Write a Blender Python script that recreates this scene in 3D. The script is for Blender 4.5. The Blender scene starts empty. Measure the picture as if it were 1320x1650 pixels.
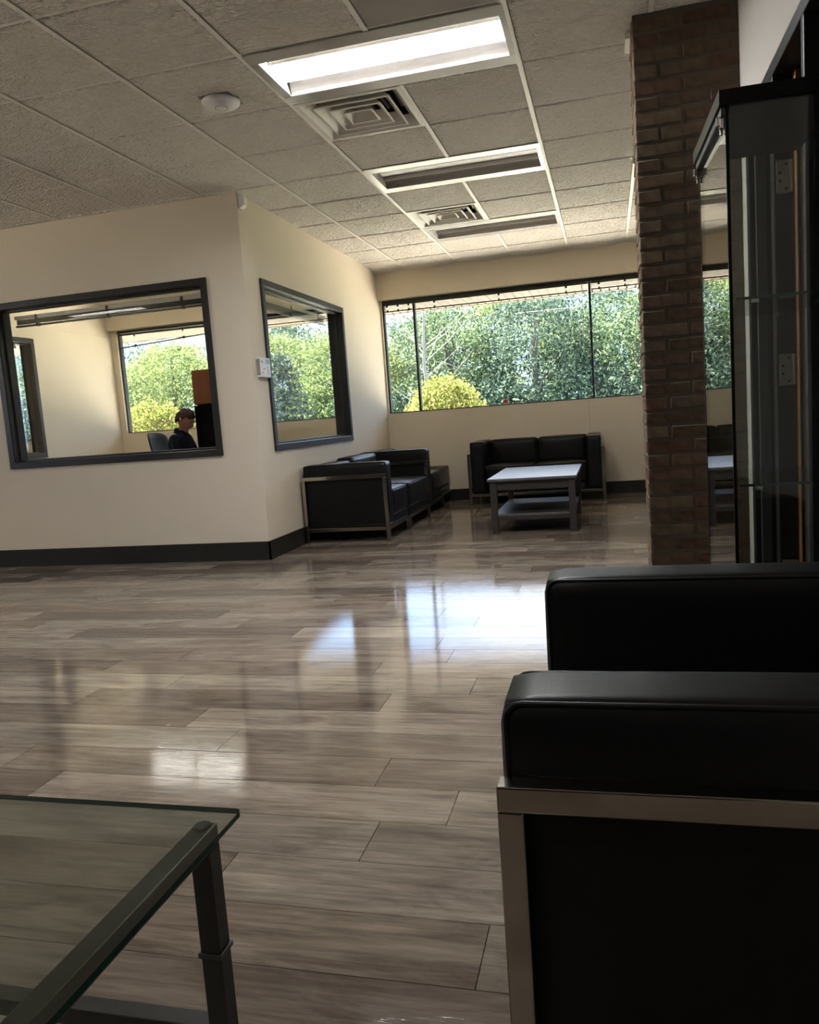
import bpy, bmesh, math, random
import numpy as np
from mathutils import Vector, Matrix

SC = bpy.context.scene
COL = SC.collection
random.seed(7)
H = 2.69          # ceiling height
T = 0.6096        # ceiling grid module

# ------------------------------------------------------------------ camera
cam_d = bpy.data.cameras.new('camera')
cam = bpy.data.objects.new('camera', cam_d)
COL.objects.link(cam)
yaw, pitch, roll = [math.radians(a) for a in (14.67448788, -6.73658505, -4.18358949)]
cy, sy = math.cos(yaw), math.sin(yaw)
fw0 = Vector((-sy, cy, 0)); r0 = Vector((cy, sy, 0)); u0 = Vector((0, 0, 1))
fw = fw0 * math.cos(pitch) + u0 * math.sin(pitch)
u1 = -fw0 * math.sin(pitch) + u0 * math.cos(pitch)
rr = r0 * math.cos(roll) + u1 * math.sin(roll)
uu = -r0 * math.sin(roll) + u1 * math.cos(roll)
M = Matrix((rr, uu, -fw)).transposed().to_4x4()
M.translation = Vector((1.57890, -3.54668, H - 1.709263))
cam.matrix_world = M
cam_d.sensor_fit = 'VERTICAL'; cam_d.sensor_height = 24.0; cam_d.sensor_width = 19.2
cam_d.lens = 24.0 * 1263.03 / 1650.0
cam_d.clip_start = 0.02; cam_d.clip_end = 300
SC.camera = cam

# ------------------------------------------------------------------ world, sun, exposure
world = bpy.data.worlds.new('world'); SC.world = world
world.use_nodes = True
wn = world.node_tree; wn.nodes.clear()
wo = wn.nodes.new('ShaderNodeOutputWorld'); bg = wn.nodes.new('ShaderNodeBackground')
tc = wn.nodes.new('ShaderNodeTexCoord'); mp = wn.nodes.new('ShaderNodeMapping')
mp.inputs['Scale'].default_value = (1.0, 1.0, 3.0)
nz = wn.nodes.new('ShaderNodeTexNoise'); nz.inputs['Scale'].default_value = 2.3; nz.inputs['Detail'].default_value = 6
cr = wn.nodes.new('ShaderNodeValToRGB')
cr.color_ramp.elements[0].position = 0.47; cr.color_ramp.elements[0].color = (0.36, 0.58, 1.0, 1)
cr.color_ramp.elements[1].position = 0.68; cr.color_ramp.elements[1].color = (1.0, 1.02, 1.08, 1)
wn.links.new(tc.outputs['Generated'], mp.inputs['Vector']); wn.links.new(mp.outputs['Vector'], nz.inputs['Vector'])
wn.links.new(nz.outputs['Fac'], cr.inputs['Fac']); wn.links.new(cr.outputs['Color'], bg.inputs['Color'])
bg.inputs['Strength'].default_value = 1.05
wn.links.new(bg.outputs['Background'], wo.inputs['Surface'])

sun_d = bpy.data.lights.new('sun', 'SUN'); sun_d.energy = 15.5; sun_d.angle = math.radians(0.6)
sun_d.color = (1.0, 0.94, 0.84)
sun = bpy.data.objects.new('sun', sun_d); COL.objects.link(sun)
sun.rotation_euler = Vector((-0.55, 0.30, 1.0)).to_track_quat('Z', 'Y').to_euler()
sun.location = (0, 0, 30)

SC.view_settings.view_transform = 'Standard'
SC.view_settings.look = 'None'
SC.view_settings.gamma = 1.0
SC.view_settings.use_curve_mapping = False
SC.view_settings.exposure = 2.57
cyc = SC.cycles
cyc.use_denoising = True
cyc.max_bounces = 10; cyc.diffuse_bounces = 5; cyc.glossy_bounces = 5
cyc.transmission_bounces = 6; cyc.transparent_max_bounces = 24
cyc.caustics_reflective = True; cyc.blur_glossy = 1.0; cyc.caustics_refractive = False
cyc.sample_clamp_indirect = 8.0; cyc.sample_clamp_direct = 0.0

# ------------------------------------------------------------------ materials
def mat(name, col=(0.5, 0.5, 0.5), rough=0.5, metal=0.0, spec=0.5, coat=0.0, coat_rough=0.05, emit=None, estr=0.0):
    m = bpy.data.materials.new(name); m.use_nodes = True
    b = m.node_tree.nodes['Principled BSDF']
    b.inputs['Base Color'].default_value = (*col, 1); b.inputs['Roughness'].default_value = rough
    b.inputs['Metallic'].default_value = metal; b.inputs['Specular IOR Level'].default_value = spec
    b.inputs['Coat Weight'].default_value = coat; b.inputs['Coat Roughness'].default_value = coat_rough
    if emit: b.inputs['Emission Color'].default_value = (*emit, 1); b.inputs['Emission Strength'].default_value = estr
    return m
def N(m, t): return m.node_tree.nodes.new(t)
def L(m, a, b): m.node_tree.links.new(a, b)
def BS(m): return m.node_tree.nodes['Principled BSDF']

def noise_bump(m, scale=50, strength=0.3, dist=0.002, detail=3, stretch=(1, 1, 1), distort=0.0):
    tc = N(m, 'ShaderNodeTexCoord'); mp = N(m, 'ShaderNodeMapping'); mp.inputs['Scale'].default_value = stretch
    nz = N(m, 'ShaderNodeTexNoise'); nz.inputs['Scale'].default_value = scale; nz.inputs['Detail'].default_value = detail
    nz.inputs['Distortion'].default_value = distort
    bp = N(m, 'ShaderNodeBump'); bp.inputs['Strength'].default_value = strength; bp.inputs['Distance'].default_value = dist
    L(m, tc.outputs['Object'], mp.inputs['Vector']); L(m, mp.outputs['Vector'], nz.inputs['Vector'])
    L(m, nz.outputs['Fac'], bp.inputs['Height']); L(m, bp.outputs['Normal'], BS(m).inputs['Normal'])
    return nz
def noise_col(m, c0, c1, scale=5, detail=4, stretch=(1, 1, 1), p0=0.35, p1=0.65, random_offset=False):
    tc = N(m, 'ShaderNodeTexCoord'); mp = N(m, 'ShaderNodeMapping'); mp.inputs['Scale'].default_value = stretch
    nz = N(m, 'ShaderNodeTexNoise'); nz.inputs['Scale'].default_value = scale; nz.inputs['Detail'].default_value = detail
    cr = N(m, 'ShaderNodeValToRGB')
    cr.color_ramp.elements[0].position = p0; cr.color_ramp.elements[0].color = (*c0, 1)
    cr.color_ramp.elements[1].position = p1; cr.color_ramp.elements[1].color = (*c1, 1)
    L(m, tc.outputs['Object'], mp.inputs['Vector'])
    L(m, mp.outputs['Vector'], nz.inputs['Vector']); L(m, nz.outputs['Fac'], cr.inputs['Fac'])
    L(m, cr.outputs['Color'], BS(m).inputs['Base Color'])
    return cr

m_wall = mat('wall_paint', (0.70, 0.62, 0.50), 0.62, spec=0.3); noise_bump(m_wall, 120, 0.08, 0.001)
m_wallb = mat('dark_back_wall', (0.035, 0.03, 0.026), 0.8)  # darkness behind the camera, put into the wall colour
m_trimw = mat('white_wall_paint', (0.52, 0.49, 0.45), 0.6, spec=0.3)
m_base = mat('baseboard_vinyl', (0.019, 0.017, 0.014), 0.5, spec=0.3)
m_frame = mat('window_frame_bronze', (0.027, 0.024, 0.021), 0.42, spec=0.35)
m_framed = mat('exterior_frame_black', (0.018, 0.02, 0.02), 0.4)
m_chrome = mat('brushed_chrome', (0.44, 0.41, 0.37), 0.14, metal=1.0)
m_chrome2 = mat('polished_chrome', (0.75, 0.75, 0.75), 0.08, metal=1.0)
m_leather = mat('black_leather', (0.0055, 0.0055, 0.0055), 0.40, spec=0.25)
noise_bump(m_leather, 260, 0.25, 0.0008, 4)
m_ceil = mat('plain_ceiling_white', (0.74, 0.70, 0.63), 0.8)
m_tee = mat('ceiling_grid_white', (0.84, 0.80, 0.73), 0.4)
m_white = mat('white_enamel', (0.80, 0.79, 0.77), 0.35)
m_vent = mat('vent_enamel', (0.70, 0.67, 0.61), 0.4)
m_duct = mat('duct_dark', (0.012, 0.011, 0.012), 0.7)
m_plastic = mat('white_plastic', (0.74, 0.72, 0.72), 0.4)
m_greypl = mat('grey_plastic', (0.28, 0.26, 0.25), 0.5)
m_screen = mat('lcd_grey', (0.30, 0.34, 0.30), 0.25)
m_black = mat('black_lacquer', (0.0035, 0.0035, 0.004), 0.3, spec=0.18)
m_dark = mat('dark_steel', (0.05, 0.05, 0.052), 0.4)
m_tmetal = mat('table_metal', (0.045, 0.043, 0.04), 0.38, metal=0.3)
m_twood = mat('table_greybrown', (0.034, 0.029, 0.026), 0.38)
m_ttop = mat('table_top_lacquer', (0.07, 0.065, 0.075), 0.38, spec=1.0, coat=0.6, coat_rough=0.35)
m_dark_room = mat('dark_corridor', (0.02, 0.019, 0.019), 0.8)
m_hinge = mat('hinge_steel', (0.42, 0.40, 0.37), 0.45, metal=0.4)
m_doorwood = mat('door_edge_wood', (0.30, 0.13, 0.045), 0.5)
noise_col(m_doorwood, (0.22, 0.09, 0.03), (0.36, 0.17, 0.06), 8, 3, (1, 1, 0.1))
m_hutch = mat('hutch_cherry', (0.30, 0.085, 0.03), 0.4)
noise_col(m_hutch, (0.13, 0.038, 0.014), (0.18, 0.055, 0.02), 6, 3, (1, 1, 0.15))
m_blind = mat('blind_aluminium', (0.038, 0.035, 0.026), 0.4, metal=0.1)
m_blindd = mat('blind_dark', (0.055, 0.06, 0.052), 0.45)
m_blindw = mat('blind_white', (0.72, 0.70, 0.64), 0.5)
m_soffit = mat('soffit_vinyl', (0.20, 0.155, 0.108), 0.6)
m_soffitd = mat('soffit_groove', (0.10, 0.08, 0.055), 0.7)
m_conc = mat('pale_concrete', (0.50, 0.48, 0.44), 0.9)
noise_col(m_conc, (0.46, 0.42, 0.36), (0.58, 0.54, 0.47), 1.5)
m_grass = mat('lawn', (0.10, 0.16, 0.05), 0.9)
noise_col(m_grass, (0.08, 0.13, 0.04), (0.15, 0.21, 0.07), 3)
m_roof = mat('roof_membrane', (0.4, 0.4, 0.4), 0.8)
m_red = mat('sticker_red', (0.55, 0.05, 0.04), 0.5)
m_stkw = mat('sticker_white', (0.7, 0.66, 0.62), 0.5)
m_mesh = mat('chair_mesh_black', (0.012, 0.013, 0.016), 0.6, spec=0.2)
m_desk = mat('desk_laminate', (0.07, 0.05, 0.045), 0.4)
m_rubber = mat('rubber', (0.02, 0.02, 0.02), 0.6)

m_lens = mat('lit_lens', (0.9, 0.9, 0.9), 0.4, emit=(0.97, 0.985, 1.0), estr=18.0)
m_lens2 = mat('fill_and_office_lens', (0.9, 0.9, 0.9), 0.4, emit=(1.0, 0.965, 0.92), estr=3.6)  # lens of the added fill fixtures and the office light
m_lensoff = mat('unlit_lens', (0.36, 0.34, 0.34), 0.35)
m_coveoff = mat('unlit_cove', (0.34, 0.32, 0.30), 0.45)
m_flange = mat('fixture_frame', (0.38, 0.36, 0.33), 0.25, spec=0.8)

# glass: clear pane, reflection by angle (real Fresnel), light passes
def glass(name, tint=(0.96, 0.97, 0.955), ior=1.5, rough=0.0):
    m = bpy.data.materials.new(name); m.use_nodes = True
    nt = m.node_tree; nt.nodes.clear()
    o = nt.nodes.new('ShaderNodeOutputMaterial'); mx = nt.nodes.new('ShaderNodeMixShader')
    tr = nt.nodes.new('ShaderNodeBsdfTransparent'); gl = nt.nodes.new('ShaderNodeBsdfGlossy')
    fr = nt.nodes.new('ShaderNodeFresnel'); ge = nt.nodes.new('ShaderNodeNewGeometry')
    tr.inputs['Color'].default_value = (*tint, 1); gl.inputs['Roughness'].default_value = rough
    # same index seen from either face of the pane
    mi = nt.nodes.new('ShaderNodeMix'); mi.data_type = 'FLOAT'
    mi.inputs[2].default_value = ior; mi.inputs[3].default_value = 1.0 / ior
    nt.links.new(ge.outputs['Backfacing'], mi.inputs[0])
    fr2 = nt.nodes.new('ShaderNodeFresnel'); fr2.inputs['IOR'].default_value = ior
    # Fresnel inverts the index on back faces; feeding it the inverse there gives the air-side value on both faces
    nt.links.new(mi.outputs[0], fr.inputs['IOR'])
    nt.links.new(fr.outputs['Fac'], mx.inputs['Fac'])
    nt.links.new(tr.outputs[0], mx.inputs[1]); nt.links.new(gl.outputs[0], mx.inputs[2])
    nt.links.new(mx.outputs[0], o.inputs['Surface'])
    return m
m_glass = glass('window_glass')
m_glass_cab = glass('cabinet_glass', (0.86, 0.88, 0.85), 1.55)
m_glass_tab = glass('table_glass', (0.80, 0.84, 0.81), 1.5)
m_glass_edge = mat('table_glass_edge', (0.01, 0.05, 0.04), 0.1, spec=0.6)

# wood floor: colour per plank and along the grain, glossy finish with fine brushed relief
def floor_mat():
    m = mat('grey_brown_laminate', rough=0.17, spec=0.34)
    b = BS(m)
    oi = N(m, 'ShaderNodeObjectInfo'); ge = N(m, 'ShaderNodeNewGeometry'); tc = N(m, 'ShaderNodeTexCoord')
    add = N(m, 'ShaderNodeMath'); add.operation = 'ADD'; fr = N(m, 'ShaderNodeMath'); fr.operation = 'FRACT'
    L(m, oi.outputs['Random'], add.inputs[0]); L(m, ge.outputs['Random Per Island'], add.inputs[1]); L(m, add.outputs[0], fr.inputs[0])
    mul = N(m, 'ShaderNodeMath'); mul.operation = 'MULTIPLY'; mul.inputs[1].default_value = 37.0
    L(m, fr.outputs[0], mul.inputs[0])
    cmb = N(m, 'ShaderNodeCombineXYZ'); L(m, mul.outputs[0], cmb.inputs[0]); L(m, mul.outputs[0], cmb.inputs[1]); L(m, mul.outputs[0], cmb.inputs[2])
    va = N(m, 'ShaderNodeVectorMath'); va.operation = 'ADD'; L(m, tc.outputs['Object'], va.inputs[0]); L(m, cmb.outputs[0], va.inputs[1])
    def nz(sx, sy, scale, detail, dist=0.0, rough=0.55):
        mp = N(m, 'ShaderNodeMapping'); mp.inputs['Scale'].default_value = (sx, sy, 1)
        n = N(m, 'ShaderNodeTexNoise'); n.inputs['Scale'].default_value = scale; n.inputs['Detail'].default_value = detail
        n.inputs['Distortion'].default_value = dist; n.inputs['Roughness'].default_value = rough
        L(m, va.outputs[0], mp.inputs['Vector']); L(m, mp.outputs['Vector'], n.inputs['Vector']); return n
    grain = nz(1.0, 14.0, 4.0, 9, 0.35, 0.66)
    blot = nz(1.0, 3.2, 2.6, 7, 0.7, 0.66)
    fine = nz(1.6, 26.0, 5.0, 4)
    # per plank tone
    cr = N(m, 'ShaderNodeValToRGB'); r = cr.color_ramp
    r.elements[0].position = 0.0; r.elements[0].color = (0.155, 0.125, 0.104, 1)
    r.elements[1].position = 1.0; r.elements[1].color = (0.350, 0.295, 0.245, 1)
    e = r.elements.new(0.25); e.color = (0.210, 0.170, 0.140, 1)
    e = r.elements.new(0.5); e.color = (0.255, 0.210, 0.170, 1)
    e = r.elements.new(0.75); e.color = (0.285, 0.250, 0.210, 1)
    L(m, fr.outputs[0], cr.inputs['Fac'])
    g2 = N(m, 'ShaderNodeValToRGB'); g2.color_ramp.elements[0].position = 0.32; g2.color_ramp.elements[0].color = (0.62, 0.59, 0.57, 1)
    g2.color_ramp.elements[1].position = 0.68; g2.color_ramp.elements[1].color = (1.22, 1.22, 1.22, 1)
    L(m, grain.outputs['Fac'], g2.inputs['Fac'])
    g3 = N(m, 'ShaderNodeValToRGB'); g3.color_ramp.elements[0].position = 0.34; g3.color_ramp.elements[0].color = (0.62, 0.58, 0.56, 1)
    g3.color_ramp.elements[1].position = 0.60; g3.color_ramp.elements[1].color = (1.12, 1.12, 1.10, 1)
    L(m, blot.outputs['Fac'], g3.inputs['Fac'])
    def mulc(a, c):
        x = N(m, 'ShaderNodeMix'); x.data_type = 'RGBA'; x.blend_type = 'MULTIPLY'; x.inputs[0].default_value = 1.0
        L(m, a, x.inputs[6]); L(m, c, x.inputs[7]); return x.outputs[2]
    c = mulc(mulc(cr.outputs['Color'], g2.outputs['Color']), g3.outputs['Color'])
    L(m, c, b.inputs['Base Color'])
    big = N(m, 'ShaderNodeTexNoise'); big.inputs['Scale'].default_value = 0.9; big.inputs['Detail'].default_value = 3
    L(m, tc.outputs['Object'], big.inputs['Vector'])
    rr = N(m, 'ShaderNodeMapRange'); rr.inputs['To Min'].default_value = 0.03; rr.inputs['To Max'].default_value = 0.085
    L(m, grain.outputs['Fac'], rr.inputs['Value']); L(m, rr.outputs['Result'], b.inputs['Roughness'])
    bp = N(m, 'ShaderNodeBump'); bp.inputs['Strength'].default_value = 0.5; bp.inputs['Distance'].default_value = 0.00035
    L(m, fine.outputs['Fac'], bp.inputs['Height']); L(m, bp.outputs['Normal'], b.inputs['Normal'])
    return m
m_floor = floor_mat()
m_joint = mat('floor_joint', (0.03, 0.025, 0.02), 0.8)

def tile_mat():
    m = mat('ceiling_tile_textured', (0.85, 0.80, 0.735), 0.85, spec=0.2)
    tc = N(m, 'ShaderNodeTexCoord'); oi = N(m, 'ShaderNodeObjectInfo')
    mp = N(m, 'ShaderNodeMapping'); mp.inputs['Scale'].default_value = (1.0, 1.9, 1.0)
    L(m, tc.outputs['Object'], mp.inputs['Vector'])
    mul = N(m, 'ShaderNodeMath'); mul.operation = 'MULTIPLY'; mul.inputs[1].default_value = 41.0; L(m, oi.outputs['Random'], mul.inputs[0])
    va = N(m, 'ShaderNodeVectorMath'); va.operation = 'ADD'; L(m, mp.outputs[0], va.inputs[0]); L(m, mul.outputs[0], va.inputs[1])
    n = N(m, 'ShaderNodeTexNoise'); n.inputs['Scale'].default_value = 27; n.inputs['Detail'].default_value = 2.0; n.inputs['Distortion'].default_value = 1.1
    L(m, va.outputs[0], n.inputs['Vector'])
    bp = N(m, 'ShaderNodeBump'); bp.inputs['Strength'].default_value = 1.0; bp.inputs['Distance'].default_value = 0.05
    L(m, n.outputs['Fac'], bp.inputs['Height']); L(m, bp.outputs['Normal'], BS(m).inputs['Normal'])
    return m
m_tile = tile_mat()
m_tileflat = mat('smooth_grey_panel', (0.40, 0.37, 0.34), 0.8)

def brick_mat():
    m = mat('brown_brick', rough=0.75, spec=0.3)
    oi = N(m, 'ShaderNodeObjectInfo'); cr = N(m, 'ShaderNodeValToRGB'); r = cr.color_ramp
    r.elements[0].position = 0; r.elements[0].color = (0.098, 0.062, 0.036, 1)
    r.elements[1].position = 1; r.elements[1].color = (0.125, 0.088, 0.050, 1)
    e = r.elements.new(0.30); e.color = (0.108, 0.076, 0.046, 1)
    e = r.elements.new(0.55); e.color = (0.088, 0.056, 0.034, 1)
    e = r.elements.new(0.80); e.color = (0.098, 0.044, 0.028, 1)
    L(m, oi.outputs['Random'], cr.inputs['Fac'])
    n = N(m, 'ShaderNodeTexNoise'); n.inputs['Scale'].default_value = 22; n.inputs['Detail'].default_value = 5
    tc = N(m, 'ShaderNodeTexCoord'); L(m, tc.outputs['Object'], n.inputs['Vector'])
    x = N(m, 'ShaderNodeMix'); x.data_type = 'RGBA'; x.blend_type = 'OVERLAY'; x.inputs[0].default_value = 0.7
    L(m, cr.outputs[0], x.inputs[6]); L(m, n.outputs['Fac'], x.inputs[7]); L(m, x.outputs[2], BS(m).inputs['Base Color'])
    bp = N(m, 'ShaderNodeBump'); bp.inputs['Strength'].default_value = 0.6; bp.inputs['Distance'].default_value = 0.004
    L(m, n.outputs['Fac'], bp.inputs['Height']); L(m, bp.outputs['Normal'], BS(m).inputs['Normal'])
    return m
m_brick = brick_mat()
m_mortar = mat('mortar', (0.090, 0.072, 0.052), 0.9); noise_bump(m_mortar, 60, 0.6, 0.004)

def leaf_mat(name, cols, trans=0.45):
    m = bpy.data.materials.new(name); m.use_nodes = True
    nt = m.node_tree; nt.nodes.clear()
    o = nt.nodes.new('ShaderNodeOutputMaterial'); mx = nt.nodes.new('ShaderNodeMixShader'); mx.inputs[0].default_value = trans
    d = nt.nodes.new('ShaderNodeBsdfDiffuse'); t = nt.nodes.new('ShaderNodeBsdfTranslucent')
    ge = nt.nodes.new('ShaderNodeNewGeometry'); cr = nt.nodes.new('ShaderNodeValToRGB')
    els = cr.color_ramp.elements
    for k, c in enumerate(cols):
        p = k / (len(cols) - 1)
        if k == 0: e = els[0]
        elif k == len(cols) - 1: e = els[-1]
        else: e = els.new(p)
        e.position = p; e.color = (*c, 1)
    nt.links.new(ge.outputs['Random Per Island'], cr.inputs[0])
    nt.links.new(cr.outputs[0], d.inputs[0]); nt.links.new(cr.outputs[0], t.inputs[0])
    nt.links.new(d.outputs[0], mx.inputs[1]); nt.links.new(t.outputs[0], mx.inputs[2]); nt.links.new(mx.outputs[0], o.inputs[0])
    return m
m_leafA = leaf_mat('leaves_mid_green', [(0.025, 0.045, 0.028), (0.065, 0.10, 0.055), (0.11, 0.145, 0.078), (0.18, 0.22, 0.11)])
m_leafB = leaf_mat('leaves_cool_green', [(0.020, 0.038, 0.030), (0.060, 0.088, 0.066), (0.12, 0.155, 0.11)])
m_leafC = leaf_mat('leaves_yellow_green', [(0.09, 0.13, 0.05), (0.16, 0.20, 0.08), (0.21, 0.24, 0.10)])
m_bushY = leaf_mat('leaves_golden', [(0.08, 0.12, 0.03), (0.17, 0.21, 0.05), (0.22, 0.22, 0.06), (0.18, 0.19, 0.06), (0.20, 0.11, 0.07)])
m_spruce = leaf_mat('spruce_needles', [(0.04, 0.06, 0.045), (0.07, 0.095, 0.08), (0.10, 0.12, 0.10)], 0.1)
m_bark = mat('bark', (0.09, 0.075, 0.06), 0.9)
m_barkw = mat('pale_bark', (0.15, 0.14, 0.13), 0.9)

m_skin = mat('skin', (0.42, 0.22, 0.16), 0.5)
m_hair = mat('brown_hair', (0.040, 0.020, 0.012), 0.75, spec=0.2); noise_bump(m_hair, 90, 0.6, 0.004, 4, (1, 1, 0.3))
m_shirt = mat('navy_shirt', (0.006, 0.009, 0.020), 0.9, spec=0.1)
m_trous = mat('dark_trousers', (0.015, 0.015, 0.018), 0.85)
m_eye = mat('eye_dark', (0.02, 0.015, 0.012), 0.3)
m_lip = mat('lip', (0.34, 0.13, 0.10), 0.5)

# ------------------------------------------------------------------ helpers
def link(name, me, m=None, parent=None, kind=None, smooth=False):
    o = bpy.data.objects.new(name, me); COL.objects.link(o)
    if m is not None:
        for x in (m if isinstance(m, (list, tuple)) else [m]): me.materials.append(x)
    if parent is not None: o.parent = parent
    if kind: o['kind'] = kind
    if smooth:
        me.polygons.foreach_set('use_smooth', [True] * len(me.polygons)); me.update()
    return o
def tag(o, label, cat, group=None, kind=None):
    o['label'] = label; o['category'] = cat
    if group: o['group'] = group
    if kind: o['kind'] = kind
    return o
def thing(name, label, cat, loc=(0, 0, 0), rz=0.0, group=None, kind=None):
    o = bpy.data.objects.new(name, None); COL.objects.link(o); o.empty_display_size = 0.1
    o.location = loc; o.rotation_euler = (0, 0, rz)
    return tag(o, label, cat, group, kind)

class MB:
    def __init__(s): s.v = []; s.f = []; s.mi = []
    def add(s, vs, fs, mi=0):
        n = len(s.v); s.v += [tuple(v) for v in vs]; s.f += [tuple(n + i for i in f) for f in fs]; s.mi += [mi] * len(fs); return s
    def box(s, x0, x1, y0, y1, z0, z1, mi=0):
        vs = [(x, y, z) for x in (x0, x1) for y in (y0, y1) for z in (z0, z1)]
        return s.add(vs, [(0, 1, 3, 2), (4, 6, 7, 5), (0, 4, 5, 1), (2, 3, 7, 6), (0, 2, 6, 4), (1, 5, 7, 3)], mi)
    def bbox(s, x0, x1, y0, y1, z0, z1, b=0.003, mi=0):
        # box with chamfered edges
        bm = bmesh.new(); bmesh.ops.create_cube(bm, size=1)
        for v in bm.verts: v.co = ((x0 + x1) / 2 + v.co.x * (x1 - x0), (y0 + y1) / 2 + v.co.y * (y1 - y0), (z0 + z1) / 2 + v.co.z * (z1 - z0))
        bmesh.ops.bevel(bm, geom=bm.edges[:], offset=b, segments=2, affect='EDGES', profile=0.5)
        bm.verts.index_update()
        s.add([v.co[:] for v in bm.verts], [[v.index for v in f.verts] for f in bm.faces], mi); bm.free(); return s
    def prism(s, pts, axis, a, b, mi=0):
        # pts: 2D polygon in the two other axes, extruded along axis from a to b
        def mk(p, t):
            if axis == 0: return (t, p[0], p[1])
            if axis == 1: return (p[0], t, p[1])
            return (p[0], p[1], t)
        n = len(pts); vs = [mk(p, a) for p in pts] + [mk(p, b) for p in pts]
        fs = [tuple(range(n)), tuple(range(2 * n - 1, n - 1, -1))] + [(i, i + n, (i + 1) % n + n, (i + 1) % n) for i in range(n)]
        return s.add(vs, fs, mi)
    def tube(s, pts, r, n=8, mi=0, cap=True):
        pts = [Vector(p) for p in pts]; rs = r if isinstance(r, (list, tuple)) else [r] * len(pts)
        rings = []; prev = None
        for i, p in enumerate(pts):
            d = (pts[min(i + 1, len(pts) - 1)] - pts[max(i - 1, 0)]).normalized()
            a = prev if prev is not None else (Vector((0, 0, 1)) if abs(d.z) < 0.9 else Vector((1, 0, 0)))
            x = (a - d * a.dot(d)).normalized(); prev = x; y = d.cross(x)
            rings.append([p + (x * math.cos(2 * math.pi * k / n) + y * math.sin(2 * math.pi * k / n)) * rs[i] for k in range(n)])
        vs = [v[:] for rg in rings for v in rg]; fs = []
        for i in range(len(pts) - 1):
            for k in range(n): fs.append((i * n + k, i * n + (k + 1) % n, (i + 1) * n + (k + 1) % n, (i + 1) * n + k))
        if cap: fs += [tuple(range(n - 1, -1, -1)), tuple((len(pts) - 1) * n + k for k in range(n))]
        return s.add(vs, fs, mi)
    def lathe(s, prof, n=32, c=(0, 0, 0), mi=0):
        vs = []; fs = []
        for r, z in prof:
            for k in range(n): a = 2 * math.pi * k / n; vs.append((c[0] + r * math.cos(a), c[1] + r * math.sin(a), c[2] + z))
        for i in range(len(prof) - 1):
            for k in range(n): fs.append((i * n + k, i * n + (k + 1) % n, (i + 1) * n + (k + 1) % n, (i + 1) * n + k))
        return s.add(vs, fs, mi)
    def mesh(s, name='m'):
        me = bpy.data.meshes.new(name); me.from_pydata(s.v, [], s.f)
        if any(s.mi): me.polygons.foreach_set('material_index', s.mi)
        me.update(); return me
    def build(s, name, m, parent=None, kind=None, smooth=False):
        return link(name, s.mesh(name), m, parent, kind, smooth)

def soft_box(x0, x1, y0, y1, z0, z1, r=0.025, puff=(0, 0, 0), n=14):
    """rounded, slightly stuffed cushion"""
    c = np.array([(x0 + x1) / 2, (y0 + y1) / 2, (z0 + z1) / 2]); h = np.array([(x1 - x0) / 2, (y1 - y0) / 2, (z1 - z0) / 2])
    t = np.linspace(-1, 1, n); t = np.sign(t) * np.abs(t) ** 0.75
    idx = {}; vs = []; fs = []
    def vid(p):
        k = tuple(np.round(p, 5))
        if k not in idx: idx[k] = len(vs); vs.append(np.array(p, float))
        return idx[k]
    for ax in range(3):
        for sg in (-1, 1):
            g = [[None] * n for _ in range(n)]
            for i in range(n):
                for j in range(n):
                    p = [0, 0, 0]; p[ax] = sg; p[(ax + 1) % 3] = t[i]; p[(ax + 2) % 3] = t[j]; g[i][j] = vid(p)
            for i in range(n - 1):
                for j in range(n - 1):
                    q = (g[i][j], g[i + 1][j], g[i + 1][j + 1], g[i][j + 1])
                    fs.append(q if sg > 0 else q[::-1])
    out = []
    for p in vs:
        q = p * h; inner = np.clip(q, -(h - r), h - r); d = q - inner; ln = np.linalg.norm(d)
        if ln > 1e-9: q = inner + d / ln * r if np.count_nonzero(np.abs(d) > 1e-9) > 1 else inner + d / ln * min(ln, r)
        for ax in range(3):
            if abs(abs(p[ax]) - 1) < 1e-6 and puff[ax]:
                a, b = p[(ax + 1) % 3], p[(ax + 2) % 3]
                q[ax] += np.sign(p[ax]) * puff[ax] * max(0, 1 - a * a) ** 0.6 * max(0, 1 - b * b) ** 0.6
        out.append(tuple(c + q))
    m = MB(); m.add(out, fs); return m

def rect_tube(mb, corners, r, rad=0.02, n=6):
    """closed piping loop around a rectangle of 4 corners, rounded"""
    pts = []
    cs = [Vector(c) for c in corners]
    for i in range(4):
        p, a, b = cs[i], cs[i - 1], cs[(i + 1) % 4]
        da, db = (a - p).normalized(), (b - p).normalized()
        for k in range(5):
            t = k / 4; th = t * math.pi / 2
            pts.append(p + da * rad * (1 - math.sin(th)) + db * rad * (1 - math.cos(th)))
    pts.append(pts[0]); mb.tube(pts, r, n, cap=False)

# ================================================================== SETTING
def wall(name, axis, a0, a1, t0, t1, z0, z1, holes, m=m_wall):
    """axis 0: wall runs along X (thickness in Y); axis 1: runs along Y (thickness in X)"""
    mb = MB()
    cuts = sorted({a0, a1} | {h[0] for h in holes} | {h[1] for h in holes})
    for p, q in zip(cuts[:-1], cuts[1:]):
        zs = [(z0, z1)]
        for h in holes:
            if h[0] <= p + 1e-6 and q - 1e-6 <= h[1]:
                nz = []
                for a, b in zs:
                    if h[2] > a: nz.append((a, min(b, h[2])))
                    if h[3] < b: nz.append((max(a, h[3]), b))
                zs = nz
        for a, b in zs:
            if axis == 0: mb.box(p, q, t0, t1, a, b)
            else: mb.box(t0, t1, p, q, a, b)
    return mb.build(name, m, kind='structure')

YA, XB, YF = 1.87, -0.955, 5.45      # office front wall face, side wall face, low far wall face
XR = 2.19                             # right wall face
WT = 0.125
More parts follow.
